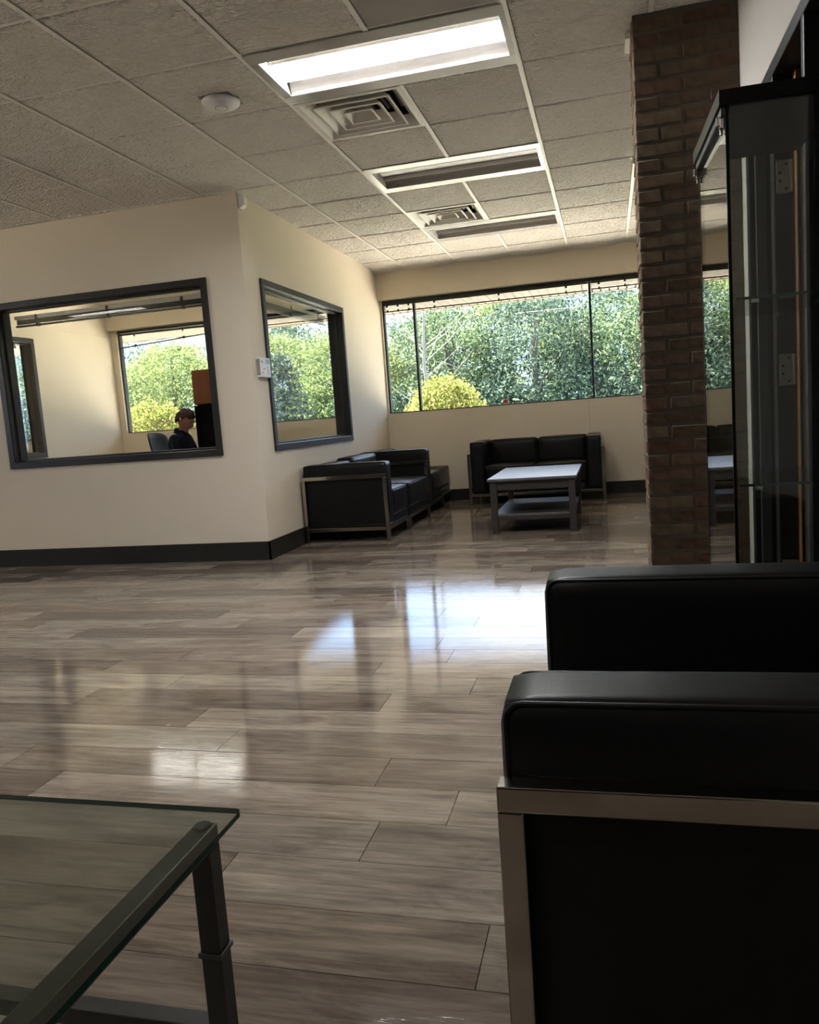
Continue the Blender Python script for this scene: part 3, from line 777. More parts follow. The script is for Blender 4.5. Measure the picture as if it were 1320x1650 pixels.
# ================================================================== LEATHER SEATING
def seat_unit(name, label, cat, W, D=.73, arms=(True, True), seats=1, loc=(0, 0, 0), rz=0.0, group=None, back=True, at=.145, hz=.66):
    """local x: 0 = rear, D = front; local y: 0..W across"""
    root = thing(name, label, cat, loc, rz, group)
    t = .030; zr = .53
    def legs(x, y, top): MB().bbox(x, x + t, y, y + t, .004, top, .002).build('leg', m_chrome, root); 
    y0, y1 = 0, W
    for k, y in enumerate((y0, y1 - t)):
        arm = arms[k]
        for x in (0, D - t):
            legs(x, y, zr if arm else .128)
            MB().lathe([(.0, .0), (.013, .0), (.013, .005), (.0, .005)], 12, (x + t / 2, y + t / 2, 0)).build('foot_pad', m_rubber, root)
        if arm:
            MB().bbox(0, D, y, y + t, zr, zr + t, .002).build('top_rail', m_chrome, root)
        MB().bbox(t, D - t, y, y + t, .100, .128, .002).build('bottom_rail', m_chrome, root)
    for x in (0, D - t): MB().bbox(x, x + t, t, W - t, .100, .128, .002).build('cross_rail', m_chrome, root)
    a0 = t + .002; a1 = W - t - .002
    ly = a0 + at if arms[0] else a0 - .02
    hy = a1 - at if arms[1] else a1 + .02
    for k in (0, 1):
        if not arms[k]: continue
        p, q = (a0, a0 + at) if k == 0 else (a1 - at, a1)
        ar = soft_box(.008, D - .004, p, q, .130, hz, .018, (0.004, .004, .004)).build('armrest', m_leather, root, smooth=True)
        pp = MB()
        for yy in (p + .006, q - .006): rect_tube(pp, [(.014, yy, .136), (D - .010, yy, .136), (D - .010, yy, hz - .005), (.014, yy, hz - .005)], .0035, .02)
        pp.build('piping', m_leather, ar, smooth=True)
    # padded base, seat cushions, back cushions
    soft_box(.03, D - .012, ly + .002, hy - .002, .130, .205, .008).build('base_panel', m_leather, root, smooth=True)
    bt = .17
    if back: soft_box(.008, .05, ly + .002, hy - .002, .205, hz - .05, .008).build('back_panel', m_leather, root, smooth=True)
    sw = (hy - ly) / seats
    for s in range(seats):
        p, q = ly + s * sw + .002, ly + (s + 1) * sw - .002
        cz = soft_box(.05 if back else .03, D - .006, p, q, .207, .415, .022, (.006, .002, .012)).build('seat_cushion', m_leather, root, smooth=True)
        pp = MB(); rect_tube(pp, [(.07, p + .006, .411), (D - .010, p + .006, .411), (D - .010, q - .006, .411), (.07, q - .006, .411)], .0035, .02); pp.build('piping', m_leather, cz, smooth=True)
        if back:
            bk = soft_box(.052, .052 + bt, p, q, .405, hz - .004, .03, (.014, .003, .006)).build('back_cushion', m_leather, root, smooth=True)
            pp = MB(); rect_tube(pp, [(.052 + bt - .008, p + .008, .43), (.052 + bt - .008, q - .008, .43), (.052 + bt - .008, q - .008, hz - .012), (.052 + bt - .008, p + .008, hz - .012)], .003, .02); pp.build('piping', m_leather, bk, smooth=True)
    return root
# sectional along the side wall, faces +X
gs = 'black leather sectional units along the side wall'
X0 = XB + .03
seat_unit('sectional_seat', 'black leather armrest unit nearest the office corner, chrome frame side in view', 'sofa section', .68, .735, (True, False), 1, (X0, 2.535, 0), 0, gs, hz=.655)
seat_unit('sectional_seat', 'armless black leather unit between the two armrest units by the side wall', 'sofa section', .80, .735, (False, False), 1, (X0, 3.245, 0), 0, gs, hz=.675)
seat_unit('sectional_seat', 'second black leather armrest unit, its arm dividing the side wall row', 'sofa section', .74, .72, (True, False), 1, (X0, 4.075, 0), 0, gs, hz=.675)
seat_unit('sectional_seat', 'last black leather unit in the corner below the far window', 'sofa section', .58, .68, (False, False), 1, (X0, 4.84, 0), 0, gs, hz=.66, back=False)
# two seater sofa under the far window, faces -Y
seat_unit('sofa', 'black leather two seat sofa under the far window behind the white topped table', 'sofa', 1.43, .68, (True, True), 2, (.085, YF - .02, 0), -math.pi / 2, hz=.685)
# near armchair, faces -X
seat_unit('armchair', 'large black leather armchair at the right edge in the foreground', 'armchair', .84, .75, (True, True), 1, (1.437 + .75, -1.870, 0), math.pi, hz=.650, at=.120)

# ================================================================== COFFEE TABLE (far)
ct = thing('coffee_table', 'dark grey wooden coffee table with shiny top and lower shelf before the sofa', 'table', (.955, 3.33, 0))
def ctb(nm, x0, x1, y0, y1, z0, z1, m, b=.003): return MB().bbox(x0, x1, y0, y1, z0, z1, b).build(nm, m, ct)
TX, TY = .355, .605
ctb('tabletop', -TX, TX, -TY, TY, .430, .452, m_ttop)
for sx in (-1, 1):
    for sy_ in (-1, 1):
        x = sx * (TX - .042); y = sy_ * (TY - .045)
        ctb('leg', x - .026, x + .026, y - .026, y + .026, 0, .430, m_twood)
for sy_ in (-1, 1): ctb('apron', -TX + .068, TX - .068, sy_ * (TY - .045) - .010, sy_ * (TY - .045) + .010, .355, .430, m_twood)
for sx in (-1, 1): ctb('apron', sx * (TX - .042) - .010, sx * (TX - .042) + .010, -TY + .071, TY - .071, .355, .430, m_twood)
ctb('shelf', -TX + .030, TX - .030, -TY + .055, TY - .055, .140, .158, m_twood)
for sy_ in (-1, 1): ctb('shelf_rail', -TX + .068, TX - .068, sy_ * (TY - .045) - .010, sy_ * (TY - .045) + .010, .110, .150, m_twood)
for sx in (-1, 1): ctb('shelf_rail', sx * (TX - .042) - .010, sx * (TX - .042) + .010, -TY + .071, TY - .071, .110, .150, m_twood)

# ================================================================== GLASS TABLE (near left)
gt = thing('glass_table', 'glass topped side table with dark metal frame at lower left', 'table', (.45, -2.95, 0))
ox, oy = gt.location.x, gt.location.y
gx0, gx1, gy0, gy1 = -.30 - ox, 1.061 - ox, -3.28 - oy, -2.609 - oy
def rrect(x0, x1, y0, y1, r, n=5):
    pts = []
    for cx_, cy_, a in ((x1 - r, y1 - r, 0), (x0 + r, y1 - r, 90), (x0 + r, y0 + r, 180), (x1 - r, y0 + r, 270)):
        for k in range(n + 1): t = math.radians(a + 90 * k / n); pts.append((cx_ + r * math.cos(t), cy_ + r * math.sin(t)))
    return pts
pts = rrect(gx0, gx1, gy0, gy1, .008)
n = len(pts); mb = MB()
vs = [(x, y, .452) for x, y in pts] + [(x, y, .460) for x, y in pts]
mb.add(vs, [tuple(range(n - 1, -1, -1)), tuple(range(n, 2 * n))], 0); mb.add(vs, [(i, (i + 1) % n, n + (i + 1) % n, n + i) for i in range(n)], 1)
mb.build('glass_top', [m_glass_tab, m_glass_edge], gt)
lx1 = 1.031 - ox; lx0 = gx0 + .0; fy1 = -2.625 - oy; fy0 = gy0 + .06
for x in (lx0 + .03, lx1 - .030):
    for y in (fy0, fy1 - .030):
        MB().bbox(x, x + .030, y, y + .030, .004, .418, .002).build('leg', m_tmetal, gt)
        MB().bbox(x - .003, x + .033, y - .003, y + .033, .263, .270, .001).build('leg_band', m_dark, gt)
        MB().bbox(x + .002, x + .028, y + .002, y + .028, 0, .006, .001).build('foot_pad', m_rubber, gt)
        MB().lathe([(.0, .4515), (.010, .4515), (.0115, .450), (.0115, .446)], 20, (x + .015, y + .015, 0)).build('glass_pad', m_dark, gt)
for x in (lx0 + .03, lx1 - .030): MB().bbox(x, x + .030, fy0, fy1, .418, .447, .002).build('top_bar', m_tmetal, gt)
for y in (fy0, fy1 - .030): MB().bbox(lx0 + .06, lx1 - .030, y, y + .030, .128, .156, .002).build('lower_bar', m_tmetal, gt)
for x in (lx0 + .03, lx1 - .030): MB().bbox(x + .004, x + .026, fy0 + .03, fy1 - .03, .128, .156, .002).build('lower_bar', m_tmetal, gt) if x < 0 else None

# ================================================================== DISPLAY CABINET
KX0, KX1, KY0, KY1 = 1.882, 2.160, -1.40, -.93
KT = 1.715
kb = thing('display_cabinet', 'tall black framed glass display cabinet beside the brick column', 'cabinet', (KX0, KY0, 0), math.radians(1.3))
kx, ky = kb.location.x, kb.location.y
def kbx(nm, x0, x1, y0, y1, z0, z1, m, b=.002, par=None):
    return MB().bbox(x0 - kx, x1 - kx, y0 - ky, y1 - ky, z0, z1, b).build(nm, m, par or kb)
kbx('top_canopy', KX0 - .016, KX1, KY0 - .010, KY1 + .004, KT - .036, KT, m_black)
kbx('door_track', KX0 - .010, KX0 + .012, KY0 + .005, KY1 - .005, KT - .056, KT - .036, m_dark)
kbx('base_plinth', KX0, KX1, KY0, KY1, .0, .12, m_black)
gz0, gz1 = .12, KT - .036
kbx('glass_panel', KX0 + .004, KX1, KY0, KY0 + .005, gz0, gz1, m_glass_cab, .0005)
kbx('glass_panel', KX0 + .004, KX1, KY1 - .005, KY1, gz0, gz1, m_glass_cab, .0005)
dr = kbx('glass_door', KX0, KX0 + .005, KY0 + .004, KY1 - .004, gz0 + .008, gz1 - .024, m_glass_cab, .0005)
for x, y in ((KX0 - .001, KY0 - .002), (KX0 - .001, KY1 - .005), (KX1 - .007, KY0 - .002), (KX1 - .007, KY1 - .005)):
    kbx('corner_strip', x, x + .008, y, y + .007, gz0, gz1, m_black, .001)
for z in (.355, .752, 1.222):
    kbx('shelf', KX0 + .016, KX1 - .008, KY0 + .008, KY1 - .008, z - .006, z, m_glass_cab, .0008)
    kbx('shelf_edge', KX0 + .016, KX1 - .008, KY0 + .0078, KY0 + .0100, z - .0065, z + .0005, m_glass_edge, .0003)
    for x in (KX0 + .06, KX1 - .06):
        for y in (KY0 + .006, KY1 - .018): kbx('shelf_clip', x - .010, x + .010, y, y + .012, z - .016, z - .006, m_chrome2, .001)
for y in (KY0 + .012, KY1 - .024):
    h = kbx('door_pivot', KX0 - .012, KX0 + .010, y, y + .014, KT - .082, KT - .058, m_chrome2, .002)
    MB().lathe([(0, -.010), (.006, -.010), (.006, .010), (0, .010)], 14, (KX0 - .014 - kx, y + .007 - ky, KT - .066)).build('pivot_knob', m_chrome2, h)
    MB().lathe([(0, -.004), (.004, -.004), (.004, .012), (0, .012)], 12, (KX0 - .006 - kx, y + .020 - ky, KT - .090)).build('pivot_screw', m_chrome2, h)
# ================================================================== DOORWAY (right wall)
DJ = -.40       # hinge jamb of the door opening
fr = MB()
hx0, hx1 = XR - .012, XR + WT + .012
fr.bbox(hx0, hx1, -1.80, .16, 2.080, 2.13, .003)
fr.bbox(hx0, hx1, .11, .16, 0, 2.08, .003)
fr.bbox(hx0, hx1, DJ, DJ + .06, 0, 2.08, .003)
fr.bbox(hx0, hx1, -1.80, -1.75, 0, 2.08, .003)
fr.bbox(hx0, hx0 + .05, -.860, -.825, 0, 2.08, .003)
fr.bbox(hx0, hx1, DJ + .06, .11, 0, .10, .003)
dof = fr.build('door_1', m_framed, kind='structure')
MB().bbox(XR + .045, XR + .062, DJ + .06, DJ + .078, .10, 2.08, .002).bbox(XR + .045, XR + .062, .092, .11, .10, 2.08, .002).build('glazing_stop', m_frame, dof)
MB().box(XR + .050, XR + .056, DJ + .06, .11, .10, 2.08).build('sidelight_pane', m_glass_cab, dof)
MB().bbox(XR + .002, XR + .040, .03, .055, .1, 2.08, .003).build('door_stop', m_dark, dof)
for z in (1.735, 1.06, .30):
    hg = MB().bbox(XR - .004, XR + .040, DJ - .004, DJ - .0, z - .057, z + .057, .001).build('hinge', m_hinge, dof)
    MB().tube([(XR + .045, DJ - .006, z - .055), (XR + .045, DJ - .006, z + .055)], .006, 10).build('hinge_barrel', m_hinge, hg)
    for k, dx in enumerate((.028, .008, .008, .028)):
        zz = z + (.042, .014, -.014, -.042)[k]
        MB().tube([(XR + dx, DJ - .0042, zz), (XR + dx, DJ - .0052, zz)], .0045, 10).build('screw', m_duct, hg)
lf = MB(); lf.bbox(XR + .074, XR + .96, DJ - .052, DJ - .008, .012, 2.07, .002); leaf = lf.build('door_leaf', m_dark_room, dof)
MB().bbox(XR + .051, XR + .075, DJ - .054, DJ - .006, .012, 2.07, .002).build('wooden_edge', m_doorwood, leaf)
MB().bbox(XR + .0755, XR + .090, DJ - .056, DJ - .052, .012, 2.07, .001).build('edge_strip', m_dark, leaf)

# ================================================================== OFFICE CONTENTS
# the exterior-wall cabinet (hutch) and desk
hu = thing('office_hutch', 'black office hutch with reddish brown door seen through the front window', 'cabinet', (-2.62, 4.62, 0))
def hbx(nm, x0, x1, y0, y1, z0, z1, m, b=.003): return MB().bbox(x0 + 2.62, x1 + 2.62, y0 - 4.62, y1 - 4.62, z0, z1, b).build(nm, m, hu)
hbx('side_panel', -2.885, -2.865, 4.40, 4.85, .0, 1.30, m_black)
hbx('back_panel', -2.865, -2.20, 4.83, 4.85, .0, 1.69, m_black)
hbx('overhead_box', -2.885, -2.20, 4.42, 4.83, 1.31, 1.69, m_hutch)
hbx('door', -2.880, -2.545, 4.400, 4.418, 1.315, 1.685, m_hutch, .002)
hbx('door', -2.540, -2.205, 4.400, 4.418, 1.315, 1.685, m_hutch, .002)
hbx('side_panel', -2.22, -2.20, 4.40, 4.83, .0, 1.31, m_black)
hbx('panel', -2.865, -2.22, 4.44, 4.46, .74, 1.31, m_black)
hbx('worktop', -2.865, -2.22, 4.10, 4.44, .72, .745, m_desk)
hbx('end_panel', -2.29, -2.22, 4.12, 4.44, 0, .72, m_desk)
hbx('end_panel', -2.865, -2.84, 4.12, 4.44, 0, .72, m_desk)

def office_chair(name, label, x, y, rz, hb=1.03, wb=.25):
    r = thing(name, label, 'chair', (x, y, 0), rz)
    # local +x = forward
    bm = MB(); n = 10; rows = []
    for iz in range(9):
        v = iz / 8; z = .56 + v * (hb - .56); w = wb * (1 - .10 * v - .35 * max(0, v - .85) / .15 * .3); lean = -.20 - .10 * v
        rows.append([(lean + .05 * (abs(2 * q / n - 1) ** 2), w * (2 * q / n - 1), z - .03 * (abs(2 * q / n - 1) ** 4) * (v > .9)) for q in range(n + 1)])
    vs = [p for rw in rows for p in rw] + [(p[0] - .018, p[1], p[2]) for rw in rows for p in rw]; m1 = n + 1; N0 = 9 * m1; fs = []
    for a in range(8):
        for b in range(n):
            k = a * m1 + b; fs += [(k, k + 1, k + m1 + 1, k + m1), (N0 + k, N0 + k + m1, N0 + k + m1 + 1, N0 + k + 1)]
    for b in range(n): k = 8 * m1 + b; fs.append((k, k + 1, N0 + k + 1, N0 + k)); fs.append((b + 1, b, N0 + b, N0 + b + 1))
    for a in range(8): k = a * m1; fs.append((k, k + m1, N0 + k + m1, N0 + k)); k += n; fs.append((k + m1, k, N0 + k, N0 + k + m1))
    bm.add(vs, fs); bm.build('backrest', m_mesh, r, smooth=True)
    soft_box(-.22, .24, -.24, .24, .42, .49, .03, (0, 0, .008)).build('seat', m_mesh, r, smooth=True)
    MB().tube([(-.20, 0, .44), (-.27, 0, .50), (-.25, 0, .75)], .02, 8).build('back_support', m_black, r)
    MB().tube([(0, 0, .42), (0, 0, .10)], .028, 12).build('gas_lift', m_dark, r)
    for k in range(5):
        a = k * 2 * math.pi / 5 + .3; p = MB().tube([(0, 0, .10), (.28 * math.cos(a), .28 * math.sin(a), .07)], [.025, .016], 8).build('leg', m_black, r)
        MB().tube([(.28 * math.cos(a) - .012 * math.sin(a), .28 * math.sin(a) + .012 * math.cos(a), .028), (.28 * math.cos(a) + .012 * math.sin(a), .28 * math.sin(a) - .012 * math.cos(a), .028)], .028, 12).build('caster', m_rubber, p)
    for s in (-1, 1):
        MB().tube([(-.05, s * .27, .46), (-.05, s * .29, .64), (.12, s * .29, .65)], .014, 8).build('armrest', m_black, r)
    return r
PX, PY = -3.04, 4.24
office_chair('office_chair', 'black office chair the person in the office sits in', PX + .035, PY - .02, .12, 1.035)
office_chair('office_chair', 'black round backed chair below the reddish brown hutch', -2.10, 4.02, math.pi * .5, 1.06, .20)

# ---- seated person
per = thing('person', 'person in a navy collared shirt looking down inside the office', 'person', (PX, PY, 0), .10)
def skinned(verts, edges, radii, root_i, name, m, parent, sub=2):
    me = bpy.data.meshes.new(name); me.from_pydata(verts, edges, []); o = bpy.data.objects.new(name, me)
    COL.objects.link(o); o.parent = parent
    md = o.modifiers.new('skin', 'SKIN'); md.use_smooth_shade = True
    for i, r in enumerate(radii):
        v = me.skin_vertices[0].data[i]; v.radius = r if isinstance(r, tuple) else (r, r); v.use_root = (i == root_i)
    s = o.modifiers.new('sub', 'SUBSURF'); s.levels = sub; s.render_levels = sub
    me.materials.append(m); return o
J = [(-.02, 0, .56), (0, 0, .72), (.02, 0, .88), (.045, 0, .985), (.075, 0, 1.05)]            # 0 pelvis 1 waist 2 chest 3 neck base 4 neck
R = [(.15, .12), (.135, .10), (.155, .11), (.075, .065), (.052, .055)]
Ed = [(0, 1), (1, 2), (2, 3), (3, 4)]
def addj(p, r, frm): J.append(p); R.append(r if isinstance(r, tuple) else (r, r)); Ed.append((frm, len(J) - 1)); return len(J) - 1
hands = []
for s in (-1, 1):
    sh = addj((.03, s * .17, .935), .062, 2); el = addj((.11, s * .235, .70), .045, sh); wr = addj((.36, s * .13, .745), .028, el); pl = addj((.43, s * .11, .745), (.036, .018), wr)
    hands.append((wr, pl, s))
    hp = addj((.02, s * .09, .545), .085, 0); kn = addj((.42, s * .13, .53), .062, hp); an = addj((.40, s * .13, .10), .042, kn); ft = addj((.52, s * .14, .045), (.042, .032), an)
body = skinned(J, Ed, R, 0, 'body_shape', m_skin, per)
# head mesh (front = +x), tilted down
def head_mesh():
    bm = bmesh.new(); bmesh.ops.create_uvsphere(bm, u_segments=40, v_segments=32, radius=1)
    for v in bm.verts:
        x, y, z = v.co
        X = x * .098; Y = y * .075; Z = z * .118
        if z < 0: Y *= 1 + .34 * z; X = X * (1 + .20 * z) + .018 * (-z)      # jaw narrows, chin forward
        if x < 0 and z < -.1: X *= 1 + .30 * (z + .1)
        if x > 0:
            f = x ** 2
            X += .026 * math.exp(-((y / .17) ** 2)) * math.exp(-(((z + .22) / .18) ** 2)) * f     # nose
            X -= .011 * math.exp(-(((abs(y) - .42) / .20) ** 2)) * math.exp(-(((z - .03) / .10) ** 2)) * f  # eye sockets
            X += .007 * math.exp(-(((z - .18) / .09) ** 2)) * f                                    # brow
            X += .008 * math.exp(-((y / .28) ** 2)) * math.exp(-(((z + .55) / .07) ** 2)) * f      # lips
            X += .012 * math.exp(-((y / .30) ** 2)) * math.exp(-(((z + .88) / .13) ** 2)) * f      # chin
        v.co = (X, Y, Z)
    return bm
hm = Matrix.Translation((.115, 0, 1.150)) @ Matrix.Rotation(math.radians(31), 4, 'Y')
dg = bpy.context.evaluated_depsgraph_get()
dg.update()
bme = bpy.data.meshes.new_from_object(body.evaluated_get(dg))
bm = bmesh.new(); bm.from_mesh(bme)
hb_ = head_mesh(); hb_.transform(hm); tmp = bpy.data.meshes.new('tmp'); hb_.to_mesh(tmp); bm.from_mesh(tmp); hb_.free()
ex = MB()
ex.tube([(.065, 0, 1.00), (.085, 0, 1.05), (.10, 0, 1.10)], [.056, .054, .055], 16)
for s in (-1, 1):   # ears
    c = hm @ Vector((-.012, s * .074, -.006))
    for k in range(1): ex.tube([c + Vector((.0, 0, .030)), c + Vector((-.006, s * .006, .012)), c + Vector((-.004, s * .005, -.012)), c + Vector((.006, 0, -.030))], [.008, .014, .012, .006], 8)
for wr, pl, s in hands:
    w = Vector(J[wr]); p = Vector(J[pl]); d = (p - w).normalized(); side = Vector((0, s, 0))
    for k, (off, ln) in enumerate(((-.027, .062), (-.009, .072), (.009, .068), (.027, .054))):
        b = p + side * (off); ex.tube([b, b + d * ln * .55 + Vector((0, 0, -.004)), b + d * ln + Vector((0, 0, -.020))], [.0095, .0088, .007], 8)
    ex.tube([w + d * .02 - side * .02, w + d * .05 - side * .048, w + d * .085 - side * .055], [.012, .010, .008], 8)
exm = ex.mesh(); bm.from_mesh(exm)
fm = bpy.data.meshes.new('body'); bm.to_mesh(fm); bm.free()
bpy.data.objects.remove(body)
fm.materials.clear(); bo = link('body', fm, m_skin, per)
rm = bo.modifiers.new('remesh', 'REMESH'); rm.mode = 'VOXEL'; rm.voxel_size = .005; rm.use_smooth_shade = True
sm_ = bo.modifiers.new('smooth', 'SMOOTH'); sm_.iterations = 2; sm_.factor = .5
# clothing
keep = lambda ids: None
SJ = [(-.02, 0, .54), (0, 0, .72), (.02, 0, .885), (.045, 0, .985)]
SR = [(.168, .14), (.155, .12), (.178, .130), (.088, .078)]
SE = [(0, 1), (1, 2), (2, 3)]
def addc(p, r, frm): SJ.append(p); SR.append(r if isinstance(r, tuple) else (r, r)); SE.append((frm, len(SJ) - 1)); return len(SJ) - 1
for s in (-1, 1):
    a = addc((.03, s * .178, .940), .076, 2); b = addc((.11, s * .238, .70), .060, a); c = addc((.335, s * .140, .742), .040, b)
skinned(SJ, SE, SR, 0, 'shirt', m_shirt, per)
col_ = MB(); cc = Vector((.055, 0, 1.030))
for k in range(24):
    a = 2 * math.pi * k / 24; a2 = 2 * math.pi * (k + 1) / 24
    def cp(t, r, z): return (cc.x + r * .92 * math.cos(t) * 1.02, cc.y + r * math.sin(t), cc.z + z - .020 * math.cos(t) + (-.006 if abs(t - math.pi) > 2.7 else 0))
    q = [cp(a, .075, -.035), cp(a2, .075, -.035), cp(a2, .064, .022), cp(a, .064, .022), cp(a, .072, .018), cp(a2, .072, .018), cp(a, .088, -.03), cp(a2, .088, -.03)]
    col_.add(q, [(0, 1, 2, 3), (3, 2, 5, 4), (4, 5, 7, 6)])
col_.build('collar', m_shirt, per, smooth=True)
TJ = [(-.02, 0, .56), (-.02, 0, .50)]; TR = [(.165, .14), (.15, .12)]; TE = [(0, 1)]
for s in (-1, 1):
    n0 = len(TJ); TJ += [(.03, s * .09, .545), (.42, s * .13, .53), (.40, s * .13, .13)]; TR += [(.095, .09), (.075, .075), (.06, .06)]; TE += [(0, n0), (n0, n0 + 1), (n0 + 1, n0 + 2)]
skinned(TJ, TE, TR, 0, 'trousers', m_trous, per)
for s in (-1, 1): soft_box(.35, .60, s * .14 - .05, s * .14 + .05, 0, .10, .03).build('shoe', m_black, per, smooth=True)
# hair: shell round the skull, cut away from face and neck
hr = bmesh.new(); bmesh.ops.create_uvsphere(hr, u_segments=48, v_segments=36, radius=1)
rn = random.Random(5); kill = []
for v in hr.verts:
    x, y, z = v.co
    front = x > .30
    hairline = .50 - .18 * min(1, abs(y) / .6) if x > .42 else (.50 - (.42 - x) * 1.15 if x > 0 else (.02 - .02 * (-x)) if x > -.12 else -.12 - .42 * min(1, (-x - .12) / .5))
    if z < hairline: kill.append(v)
    w = .5 + .5 * math.sin(9 * y + 7 * z + 3 * x)
    k = 1.055 + .04 * w + rn.uniform(-.015, .015) + (.03 if (z > .55 and x > -.1) else 0) - (.03 if x > .6 else 0)
    v.co = (x * .103 * k - .004, y * .081 * k, z * .120 * k)
bmesh.ops.delete(hr, geom=kill, context='VERTS')
hr.transform(hm); hme = bpy.data.meshes.new('hair'); hr.to_mesh(hme); hr.free()
ho = link('hair', hme, m_hair, per, smooth=True); sd = ho.modifiers.new('solid', 'SOLIDIFY'); sd.thickness = .022; sd.offset = -1
for s in (-1, 1):
    c = hm @ Vector((.079, s * .031, .003)); mb = MB(); mb.tube([c + Vector((0, -.010, 0)), c + Vector((.003, 0, 0)), c + Vector((0, .010, 0))], [.002, .005, .002], 6); mb.build('eye', m_eye, per)
    c = hm @ Vector((.088, s * .033, .020)); mb = MB(); mb.tube([c + Vector((-.004, s * .016, -.002)), c + Vector((.003, 0, .002)), c + Vector((.004, -s * .014, 0))], [.002, .0035, .002], 6); mb.build('eyebrow', m_hair, per)
c = hm @ Vector((.105, 0, -.063)); MB().tube([c + Vector((-.008, -.022, 0)), c, c + Vector((-.008, .022, 0))], [.002, .005, .002], 6).build('mouth', m_lip, per)

# ================================================================== OUTSIDE
MB().box(-60, 40, YF + .11, 12.5, -.25, -.15).build('ground', m_conc, kind='structure')
MB().box(-80, 60, 12.5, 120, -.28, -.14).build('lawn', m_grass, kind='structure')
MB().box(-80, -6.62, -60, YF + .11, -.4, -.15).build('ground_left', m_conc, kind='structure')
# ribbed soffit of the roof overhang, each board its own piece
so = MB().box(-9, 4.3, YF + .11, 7.46, 2.505, 2.60).build('soffit', m_soffitd, kind='structure')
sme = None
k = 0; x = -8.9
while x < 4.2:
    if sme is None:
        o = MB().add([(0, 0, 0), (.085, 0, 0), (.085, 1.90, 0), (0, 1.90, 0), (0, 0, .03), (.085, 0, .03), (.085, 1.90, .03), (0, 1.90, .03)],
                     [(3, 2, 1, 0), (0, 1, 5, 4), (1, 2, 6, 5), (2, 3, 7, 6), (3, 0, 4, 7)]).build('soffit_board', m_soffit, so); sme = o.data
    else: o = bpy.data.objects.new('soffit_board', sme); COL.objects.link(o); o.parent = so
    o.location = (x, YF + .11, 2.480); x += .11
MB().box(-9, 4.3, 7.44, 7.47, 2.47, 3.0).build('trim_2', m_soffit, kind='structure')

def leaf_cloud(rng, centers, per, rad, size, flat=0.6, up=.5):
    n = len(centers) * per
    c = np.repeat(centers, per, 0) + rng.normal(size=(n, 3)) * rad * np.array([1, 1, flat])
    nrm = rng.normal(size=(n, 3)); nrm[:, 2] += up; nrm /= np.linalg.norm(nrm, axis=1)[:, None]
    a = rng.normal(size=(n, 3)); a -= nrm * (a * nrm).sum(1)[:, None]; a /= np.linalg.norm(a, axis=1)[:, None]
    b = np.cross(nrm, a); s = rng.uniform(.6, 1.25, (n, 1)) * size
    v = np.stack([c - a * s, c - b * s * .45 + nrm * s * .12, c + a * s, c + b * s * .45 + nrm * s * .12], 1).reshape(-1, 3)
    f = np.arange(n * 4).reshape(-1, 4)
    return v, f
def np_mesh(name, v, f):
    me = bpy.data.meshes.new(name); me.vertices.add(len(v)); me.vertices.foreach_set('co', v.astype(np.float32).ravel())
    me.loops.add(f.size); me.loops.foreach_set('vertex_index', f.astype(np.int32).ravel())
    me.polygons.add(len(f)); me.polygons.foreach_set('loop_start', np.arange(0, f.size, 4, dtype=np.int32)); me.polygons.foreach_set('loop_total', np.full(len(f), 4, np.int32))
    me.update(); me.validate(); return me
def crown_mesh(seed, w, h0, h1, ncl, per, rad, size):
    rng = np.random.default_rng(seed)
    z = rng.uniform(0, 1, ncl); th = rng.uniform(0, 2 * math.pi, ncl); prof = np.sqrt(np.clip(1 - (2 * z - .9) ** 2 / 1.25, .05, 1))
    r = w * prof * rng.uniform(.35, 1.0, ncl) ** .5
    r *= 1 + .25 * np.sin(3 * th + seed) * np.sin(5 * z + seed)
    c = np.stack([r * np.cos(th), r * np.sin(th), h0 + z * (h1 - h0)], 1)
    v, f = leaf_cloud(rng, c, per, rad, size)
    return np_mesh('crown', v, f), c
crowns = [crown_mesh(s, 2.3, .3, 4.7, 260, 66, .28, .066) for s in (1, 2, 3)]
trunks = []
for s, (me, cl) in enumerate(crowns):
    mb = MB(); rg = random.Random(s)
    mb.tube([(0, 0, -.2), (.08, .05, 1.5), (-.05, .08, 3.2), (.1, 0, 4.0), (.05, 0, 4.5)], [.16, .13, .10, .06, .02], 8)
    for k in range(16):
        t = cl[rg.randrange(len(cl))]; z0 = max(.6, t[2] * .6); mb.tube([(0, .05, z0), (t[0] * .5, t[1] * .5, (z0 + t[2]) / 2 + .1), (t[0], t[1], t[2])], [.05, .03, .01], 5)
    trunks.append(mb.mesh('trunk'))
mats = [m_leafA, m_leafB, m_leafC]
crown_var = {}
def tree(label, x, y, ci, mi, sc, rz, group='leafy trees beyond the lot'):
    root = thing('leafy_tree', label, 'tree', (x, y, -.14), rz, group)
    k = (ci, mi)
    if k not in crown_var:
        me = crowns[ci][0].copy(); me.materials.clear(); me.materials.append(mats[mi]); crown_var[k] = me
    c = bpy.data.objects.new('crown', crown_var[k]); COL.objects.link(c); c.parent = root; c['kind'] = 'stuff'
    t = bpy.data.objects.new('trunk', trunks[ci]); COL.objects.link(t); t.parent = root
    if not trunks[ci].materials: trunks[ci].materials.append(m_bark)
    root.scale = (sc, sc, sc * random.Random(int(x * 7)).uniform(.92, 1.08)); return root
tg = 'dense leafy trees in the back row'
spots = [(-22, 22, 'far left end'), (-19, 21, ''), (-16, 22.5, ''), (-13, 21.5, ''), (-10, 23, ''), (-7, 21.5, ''), (-4.2, 22.5, ''), (-1.4, 21.8, ''), (1.4, 22.8, ''), (4.2, 21.6, ''), (7, 22.5, '')]
rg = random.Random(11)
for k, (x, y, _) in enumerate(spots):
    tree('dense green leafy tree in the back row beyond the windows', x, y, k % 3, (1, 0, 1, 2)[k % 4], rg.uniform(.93, 1.03), rg.uniform(0, 6), tg)
